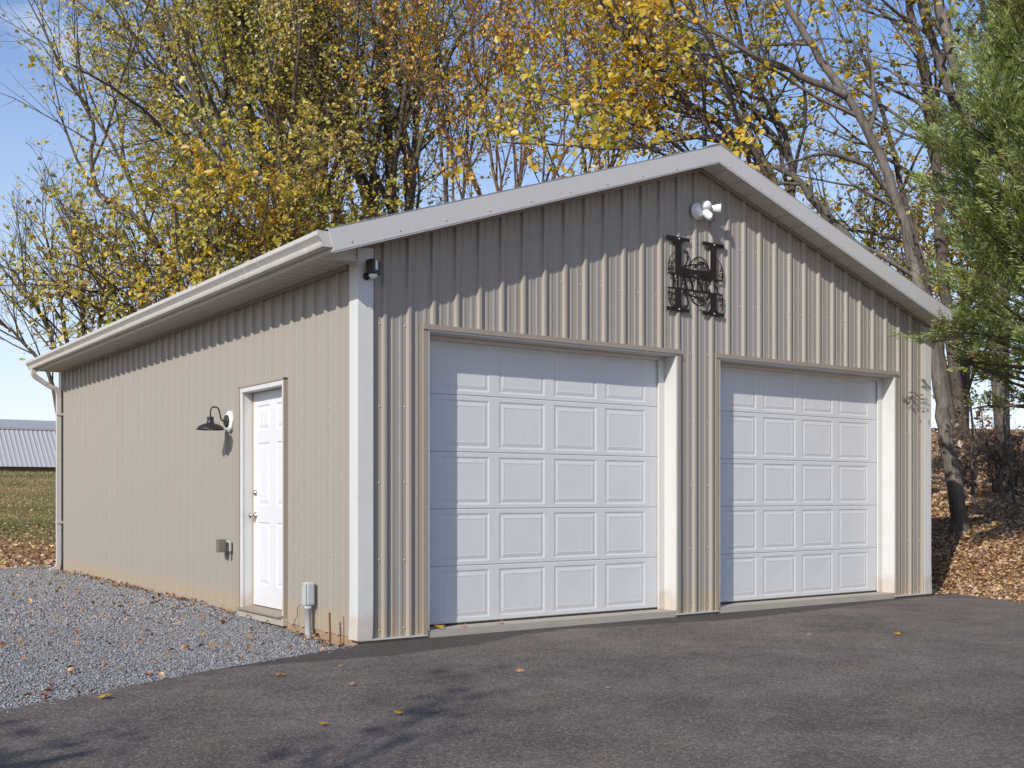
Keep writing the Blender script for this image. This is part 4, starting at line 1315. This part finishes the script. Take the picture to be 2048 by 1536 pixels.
# lower gold trees against the roof edge
spec_low = dict(levels=[(10, .15, .5, 42, .14, up(.05)), (7, .1, .5, 45, .16, up(.02)), (6, .1, .5, 48, .18, up(.0))], ref=[6, 2.4, 1.0, .5], rad=[.035, .012, .005], leaf_from=1, leaf_n=5.5, leaf_spread=.08, shape=6, leaf_size=(.055, .095), minlen=.22)
for (u, d, top, lean, sd, lab) in ((440, 20.0, 440, -40, 21, 'low golden yellow tree pressing against the left roof edge'), (290, 21.0, 520, -60, 22, 'small yellow green tree at the left end of the gutter line'), (575, 20.6, 350, -20, 23, 'low green gold tree behind the middle of the left eave')):
    bb = gp(u, d)
    tree('gold_tree', lab, [(path(d, [(u + 5, 700, 0), (u - 5, 560, 0), (u + lean * .6, top + 60, .2), (u + lean, top - 40, .3)], bb), .07, .015),
                            (path(d, [(u - 10, 690, .2), (u - 60, 580, .3), (u - 110 + lean * .3, top + 80, .4)], bb), .05, .012),
                            (path(d, [(u + 15, 680, .2), (u + 60, 540, .3), (u + 90 + lean * .3, top + 50, .6)], bb), .05, .012)], spec_low, BARK_DARK, GOLD if sd == 21 else OLIVE, sd)
# bare multi-stem tree at the far left
bb = gp(140, 21)
spec_bare = dict(levels=[(12, .25, .36, 28, .08, up(.08) + LEFT * .03), (7, .2, .42, 32, .12, up(.05)), (4, .2, .5, 38, .15, up(.02))], ref=[7, 2.3, .9, .45], rad=[.022, .009, .004], leaf_from=1, leaf_n=.9, leaf_spread=.05, leaf_size=(.06, .10), minlen=.2)
tree('bare_tree', 'nearly bare dark-stemmed tree fanning out over the left gutter end',
     [(path(21, [(130, 740, 0), (90, 640, 0), (40, 560, 0), (0, 510, 0)], bb), .06, .012),
      (path(21, [(140, 720, 0), (120, 600, .2), (100, 500, .3), (85, 450, .3)], bb + .05), .055, .010),
      (path(21, [(165, 720, 0), (168, 600, .2), (160, 500, .3), (150, 440, .4)], bb - .05), .05, .010),
      (path(21, [(110, 760, 0), (50, 690, -.2), (0, 640, -.4), (-40, 620, -.5)], bb + .1), .05, .010),
      (path(21, [(190, 700, .3), (215, 560, .4), (235, 440, .5)], bb - .1), .045, .010)], spec_bare, BARK_DARK, OLIVE, 31)

# centre: slender reddish stems with orange leaves
spec_or = dict(levels=[(9, .18, .40, 24, .07, up(.10)), (6, .2, .45, 30, .11, up(.06)), (4, .2, .5, 40, .15, up(.03))], ref=[9, 3.2, 1.3, .55], rad=[.030, .011, .0045], leaf_from=1, leaf_n=5.0, leaf_spread=.11, shape=6, leaf_size=(.05, .09), minlen=.25)
bb = gp(1020, 21)
tree('orange_tree', 'vase-shaped tree of thin reddish stems with orange leaves behind the ridge left half',
     [(path(21, [(1000, 480, 0), (930, 330, 0), (860, 200, .2), (800, 60, .3), (770, -80, .4)], bb), .045, .012),
      (path(21, [(1010, 470, .1), (980, 300, .3), (950, 130, .5), (930, -60, .6)], bb + .05), .045, .012),
      (path(21, [(1030, 470, .1), (1050, 300, .4), (1065, 120, .6), (1070, -80, .7)], bb - .05), .045, .012),
      (path(21, [(1050, 480, .1), (1120, 330, .3), (1180, 190, .4), (1230, 20, .6), (1260, -80, .6)], bb - .1), .042, .012)], spec_or, BARK_RED, ORANGE, 41)
bb = gp(905, 24)
tree('slender_tree', 'slender grey-stemmed tree with sparse yellow leaves between maple and orange tree',
     [(path(24, [(900, 470, 0), (885, 320, 0), (870, 160, 0), (880, -60, 0)], bb), .06, .016),
      (path(24, [(915, 470, .2), (935, 330, .3), (975, 180, .4), (1010, -60, .5)], bb), .05, .014)], dict(spec_or, leaf_n=7), BARK_GREY, GOLD, 42)
bb = gp(1190, 23)
tree('slender_tree', 'slender tree with yellow orange leaves just left of the roof peak',
     [(path(23, [(1180, 480, 0), (1170, 320, 0), (1140, 160, 0), (1120, -60, 0)], bb), .05, .014),
      (path(23, [(1200, 480, .2), (1220, 320, .3), (1260, 160, .4), (1290, -60, .5)], bb), .05, .014)], dict(spec_or, leaf_n=9), BARK_RED, ORANGE, 43)

# big-leaved tree with seed heads over the roof peak
spec_big = dict(levels=[(12, .2, .42, 40, .14, up(.05) + LEFT * .06), (7, .2, .5, 42, .16, up(.03)), (4, .2, .5, 46, .2, up(.0))], ref=[8, 3.0, 1.3, .6], rad=[.035, .014, .006], leaf_from=1, leaf_n=6.5, leaf_spread=.13, shape=6, leaf_size=(.055, .11), minlen=.3, aspect=.95)
bb = gp(1560, 17.5)
seedtree = tree('seed_tree', 'large-leaved golden tree with pale seed clusters over the roof peak',
     [(path(17.5, [(1580, 560, 0), (1570, 420, 0), (1530, 320, 0), (1420, 235, 0), (1330, 170, -.1), (1250, 80, -.2), (1190, -40, -.2)], bb), .085, .02),
      (path(17.5, [(1575, 470, 0), (1590, 330, .2), (1560, 250, .2), (1500, 150, .2), (1470, 20, .2), (1440, -60, .2)], bb + .05), .065, .018),
      (path(17.5, [(1560, 480, .2), (1480, 380, .4), (1360, 300, .4), (1250, 200, .4), (1160, 140, .4)], bb - .05), .055, .016)], spec_big, BARK_DARK, GOLD, 51)
SEED, nt, b = new_mat('seed heads'); b.inputs['Base Color'].default_value = (.42, .32, .25, 1); b.inputs['Roughness'].default_value = .9
for (u, v) in ((1300, 60), (1345, 90), (1375, 145), (1255, 165), (1290, 185), (1290, 205), (1475, 20), (1335, 285), (1260, 255), (1380, 235), (1555, 80), (1435, 10), (1240, 90), (1400, 150)):
    c0 = px_pt(u, v, 17.3)
    n = 120
    pp = c0 + rng.normal(0, 1, (n, 3)) * np.array([.12, .12, .14]) + np.array([0, 0, -.05])
    V, F = leaf_cards(pp, rng.uniform(.02, .045, n), .2, .3, .8)
    tag(np_mesh('seed_cluster', V, F, SEED, seedtree), kind='stuff')

# right: leaning grey tree rising from the leaf slope
spec_sp = dict(wob=.7, levels=[(12, .30, .34, 48, .13, up(.06) + LEFT * .05), (6, .2, .46, 44, .16, up(.02)), (5, .2, .5, 46, .2, up(.0))], ref=[11, 3.4, 1.4, .6], rad=[.045, .015, .006], leaf_from=1, leaf_n=3.2, leaf_spread=.07, leaf_size=(.05, .095), minlen=.25)
d = 16.0
b6 = px_pt(1922, 1068, d)
tree('leaning_tree', 'leaning grey tree rooted in the leaf slope right of the garage',
     [([b6] + path(d, [(1905, 960, 0), (1893, 880, .1), (1880, 780, .2), (1866, 690, .3), (1842, 590, .5), (1820, 490, .7), (1775, 340, .9), (1715, 220, 1.0), (1640, 120, 1.1), (1580, 20, 1.1), (1530, -90, 1.1)]), .115, .045),
      (path(d, [(1790, 400, .9), (1740, 330, .7), (1650, 305, .5), (1560, 330, .3)]), .05, .015),
      (path(d, [(1690, 190, 1.0), (1600, 150, .8), (1520, 120, .6), (1420, 60, .3), (1340, 20, .2)]), .06, .015)], spec_sp, BARK_GREY, SPARSE, 61)
b7 = gp(1805, 17.5)
tree('leaning_tree', 'dark trunk leaning low along the right roof slope',
     [(path(17.5, [(1800, 600, 0), (1720, 500, 0), (1650, 430, 0), (1595, 355, 0), (1540, 330, 0), (1470, 330, .2)], b7), .11, .03)], dict(spec_sp, dens=.6), BARK_GREY, SPARSE, 62)
b8 = gp(2010, 19)
tree('twin_trunk_tree', 'tall pale-barked tree with paired trunks beside the evergreen',
     [(path(19, [(2000, 400, 0), (1955, 290, 0), (1915, 150, 0), (1880, 30, .2), (1850, -100, .2)], b8), .125, .065),
      (path(19, [(1970, 420, .3), (1945, 300, .4), (1890, 160, .4), (1850, 40, .4), (1820, -100, .4)], b8), .10, .055)], dict(spec_sp, dens=.8, leaf_n=4.5, leaf_size=(.06, .12)), BARK_GREY, SPARSE, 63)
b9 = gp(1940, 21)
tree('dark_trunk_tree', 'dark vine-clad trunk rising through yellow leaves at the upper right',
     [(path(21, [(1880, 500, 0), (1875, 330, 0), (1860, 180, 0), (1820, 20, .2), (1800, -120, .2)], b9), .11, .055),
      (path(21, [(1850, 560, .3), (1810, 400, .4), (1770, 240, .6), (1720, 100, .6)], b9), .08, .03)], dict(spec_sp, dens=1.0, leaf_n=4.5, leaf_size=(.06, .11)), BARK_DARK, GOLD, 64)
for (u, d, sd, lab) in ((1745, 23, 71, 'low yellow green tree showing above the lower right roof slope'), (1930, 25, 72, 'yellow tree behind the evergreen below the twin trunks')):
    bb = gp(u, d)
    tree('gold_tree', lab, [(path(d, [(u, 640, 0), (u - 10, 520, 0), (u + 10, 380, .2)], bb), .07, .015), (path(d, [(u + 10, 660, .2), (u + 70, 540, .3), (u + 100, 420, .6)], bb), .05, .012),
                            (path(d, [(u - 10, 660, .2), (u - 60, 560, .3), (u - 90, 450, .6)], bb), .05, .012)], dict(spec_low, leaf_n=5.0), BARK_DARK, GOLD, sd)
bo = np.array([-10.1, -7.9, -.2])
tree('bare_tree', 'bare tree outside the picture whose twigs shade the near left driveway',
     [([bo, bo + [.2, .1, 2.5], bo + [.5, .1, 4.6], bo + [1.0, .9, 6.0]], .10, .02), ([bo + [.3, .1, 3.0], bo + [.1, 1.0, 4.2], bo + [.2, 1.9, 5.2]], .05, .012),
      ([bo + [.4, .1, 3.6], bo + [-.4, 1.1, 4.8], bo + [-.6, 2.0, 5.6]], .05, .012)], dict(spec_bare, leaf_n=5), BARK_DARK, OLIVE, 33)
# saplings and brush on the slope
spec_sap = dict(levels=[(9, .25, .3, 45, .15, up(.03)), (5, .2, .45, 45, .2, up(.0))], ref=[3, 1.0, .45], rad=[.010, .004], leaf_from=0, leaf_n=1.6, leaf_spread=.07, leaf_size=(.05, .09), minlen=.2)
for (u, v, d, tp, r0, sd, lab) in ((1950, 1062, 16.6, (1935, 690), .032, 81, 'thin dark sapling just right of the leaning trunk'), (2000, 1048, 17.5, (2012, 760), .026, 82, 'thin sapling below the evergreen boughs'), (1990, 1010, 19, (1960, 800), .022, 83, 'distant thin sapling on the shaded slope'), (2035, 1075, 16, (2010, 850), .030, 84, 'dark stem at the right picture edge')):
    bs = px_pt(u, v, d); bs[2] = float(ground_z(bs[0], bs[1])) - .05
    tree('sapling', lab, [([bs] + path(d, [((u * .6 + tp[0] * .4), v * .6 + tp[1] * .4, 0), (tp[0], tp[1], .1)]), r0, .008)], spec_sap, BARK_DARK, BROWN, sd, 'sapling')
spec_br = dict(levels=[(9, .1, .5, 50, .2, up(.02)), (8, .1, .5, 50, .2, up(.0)), (5, .1, .5, 50, .2, up(0))], ref=[1.6, .9, .5, .3], rad=[.012, .006, .003], leaf_from=1, leaf_n=1.6, leaf_spread=.06, leaf_size=(.05, .10), minlen=.15)
for (u, d, h, sd, lab) in ((2035, 20, 1.1, 91, 'tangled brown brush on the slope under the evergreen'), (2010, 23, .8, 92, 'dead brown brush behind the leaning trunk'), (2075, 18, 1.2, 93, 'brown brush at the right edge of the slope'), (1960, 27, .5, 94, 'low dark brush along the slope crest')):
    bb = gp(u, d)
    tr = []
    for k in range(6):
        a = rng.uniform(0, 6.28); q = bb + np.array([math.cos(a), math.sin(a), 0]) * .3
        tr.append(([q, q + np.array([math.cos(a) * .3, math.sin(a) * .3, h * .5]), q + np.array([math.cos(a) * .8, math.sin(a) * .8, h])], .016, .004))
    tree('brush', lab, tr, spec_br, BARK_DARK, BROWN, sd, 'shrub')

# evergreen with feathery sprays
def evergreen(name, label, base, H, seed, radius):
    r = np.random.default_rng(seed)
    root = empty(name, tuple(base), label, 'tree')
    w = Wood()
    tp = np.array([base + np.array([r.normal(0, .04), r.normal(0, .04), H * t]) for t in np.linspace(0, 1, 14)])
    w.tube(tp, np.linspace(.17, .015, 14), 9)
    LPs, LDs, LSs, HUE = [], [], [], []
    nb = 235
    for k in range(nb):
        t = .225 + .775 * (k + r.random()) / nb
        z = base[2] + H * t
        az = k * 2.399 + r.normal(0, .3)
        rad = radius(t) * r.uniform(.72, 1.12)
        d = np.array([math.cos(az), math.sin(az), .22 + .5 * t + r.normal(0, .1)]); d /= np.linalg.norm(d)
        p0 = np.array([base[0], base[1], z])
        pts = wander(p0, d, rad * 1.05, 7, .05, UP * (.04 if t > .35 else -.02), r)
        if ((pts[:, 0] < 7.85) & (pts[:, 1] > -.34) & (pts[:, 2] < 4.4)).any():
            pts[:, 1] = np.minimum(pts[:, 1], -.40)
        w.tube(pts, np.linspace(.022 * (1.2 - t) + .006, .003, len(pts)), 4)
        ns = int(5 + 8 * rad)
        tone = r.normal(.5, .12)
        for s in range(ns):
            f = (.25 + .75 * (s + r.random()) / ns) * (len(pts) - 1); i = min(int(f), len(pts) - 2); fr_ = f - i
            q = pts[i] * (1 - fr_) + pts[i + 1] * fr_
            T = pts[i + 1] - pts[i]; T /= np.linalg.norm(T)
            side = np.cross(T, UP); side /= np.linalg.norm(side)
            a = r.choice([-1, 1]) * r.uniform(.15, 1.0)
            if s == ns - 1: a = 0
            dd = T * math.cos(a) + side * math.sin(a) + UP * r.normal(.22, .2); dd /= np.linalg.norm(dd)
            sl_ = r.uniform(.28, .55)
            # one plume: a flat feather of slim scales
            m_ = 78
            tt = r.random(m_) ** .8
            nrm_ = UP * .8 + r.normal(0, .5, 3); nrm_ -= dd * (nrm_ @ dd); nrm_ /= np.linalg.norm(nrm_)
            sd2 = np.cross(nrm_, dd)
            sgn = r.choice([-1, 1], m_)
            off = sgn * (1.02 - tt) * r.uniform(.0, .42, m_) * sl_
            pos = q + dd * (tt * sl_)[:, None] + sd2 * off[:, None] + nrm_ * (r.normal(0, .022, m_) - np.abs(off) * .25)[:, None]
            ld = dd + sd2 * (sgn * r.uniform(.2, .9, m_))[:, None] + r.normal(0, .18, (m_, 3))
            if q[0] < 7.95 and q[1] > -.52 and q[2] < 4.6: continue
            LPs.append(pos); LDs.append(ld); LSs.append(r.uniform(.045, .09, m_))
            dead = r.random() < .05
            HUE.append(np.clip((0.0 if dead else tone + .22 * (tt - .5) + r.normal(0, .08)) + r.normal(0, .08, m_), 0.0 if dead else .22, 1))
    P_ = np.concatenate(LPs); D_ = np.concatenate(LDs); S_ = np.concatenate(LSs)[:, None]; Hh = np.concatenate(HUE)
    D_ /= np.linalg.norm(D_, axis=1)[:, None]
    sd_ = np.cross(D_, r.normal(size=P_.shape) * .55 + (SUN + UP * .3)); sd_ /= np.linalg.norm(sd_, axis=1)[:, None]
    V = np.stack([P_, P_ + D_ * S_ * .45 + sd_ * S_ * .115, P_ + D_ * S_, P_ + D_ * S_ * .45 - sd_ * S_ * .115], 1).reshape(-1, 3)
    i = (np.arange(len(P_)) * 4)[:, None]
    np_mesh('trunk', np.concatenate(w.V), np.concatenate(w.F), BARK_DARK, root, True)
    np_mesh('crown', V, np.concatenate([i, i + 1, i + 2, i + 3], 1), EVER, root, False, {'hue': np.repeat(Hh, 4)})
    STAT.append((name, len(P_), 0))
    return root
EVER = leafmat('evergreen sprays', [(.32, .21, .12), (.15, .185, .055), (.25, .30, .08), (.36, .41, .11), (.48, .52, .18)], .42)
eb = np.array([8.25, -.95, 0.0]); eb[2] = float(ground_z(eb[0], eb[1])) - .05
evergreen('evergreen_tree', 'tall feathery evergreen at the right beside the garage corner', eb, 9.5, 5,
          lambda t: 1.12 * np.interp(t, [0, .18, .24, .30, .36, .42, .47, .52, .58, .64, .72, .85, 1], [.25, .6, 1.05, 1.40, 1.20, 1.55, 1.30, 1.15, .75, .82, .66, .45, .1]))

# ------------------------------------------------------------------ single fallen leaves on the driveway
LEAFY = leafmat('fallen maple leaf', [(.42, .20, .03), (.55, .30, .04), (.50, .26, .10), (.46, .30, .22)], .2)
spots = [(-2.311, -1.316, 'orange leaf on the driveway nearest the bottom left gravel edge', .10, .3), (-1.171, -1.16, 'orange leaf on the driveway by the gravel edge', .08, .2),
         (-.942, -1.736, 'pale pinkish leaf on the driveway left of centre', .06, .95), (.22, -1.883, 'brown leaf alone on the driveway in front of the left door', .085, .7),
         (-1.134, -2.661, 'curled orange leaf at the bottom centre left of the driveway', .07, .35), (-1.591, -2.694, 'gold leaf near the bottom edge of the driveway', .06, .3),
         (3.961, -2.097, 'bright orange leaf on the driveway before the right door', .09, .25), (.306, -2.695, 'small tan leaf low in the middle of the driveway', .05, .9),
         (3.291, -1.711, 'small pale leaf on the driveway before the pier between the doors', .05, .95), (-.669, -1.025, 'tiny leaf on the dark strip by the corner', .045, .4),
         (.74, .02, 'crumpled gold leaf at the left foot of the left door', .12, .3), (.98, .01, 'small brown leaf at the slab edge of the left door', .06, .8), (1.36, .02, 'thin tan leaf standing at the left door sill', .07, .85)]
outline = [(0, -.5), (.12, -.28), (.42, -.36), (.34, -.16), (.52, .02), (.30, .10), (.30, .32), (.12, .22), (0, .5), (-.12, .22), (-.30, .32), (-.30, .10), (-.52, .02), (-.34, -.16), (-.42, -.36), (-.12, -.28)]
for k, (x, y, lab, s, hue) in enumerate(spots):
    r = np.random.default_rng(100 + k)
    th = r.uniform(0, 6.28); z0 = (.031 if y > -.02 else float(asph_z(x, y))) + .004
    vs_ = [(x, y, z0 + .018 * s / .08)]
    for (a, b_) in outline:
        px_, py_ = (a * math.cos(th) - b_ * math.sin(th)) * s, (a * math.sin(th) + b_ * math.cos(th)) * s
        vs_.append((x + px_ * .85, y + py_ * .85, z0 + abs(r.normal(0, .25)) * s * (a * a + b_ * b_) * 2.2 + r.uniform(0, .05) * s))
    n = len(outline)
    o = np_mesh('fallen_leaf', vs_, [(0, 1 + i, 1 + (i + 1) % n) for i in range(n)], LEAFY, None, False, {'hue': np.full(n + 1, hue)})
    tag(o, lab, 'leaf', 'single leaves on the driveway')
print('STAT', STAT, sum(len(o.data.polygons) for o in bpy.data.objects if o.type == 'MESH'))
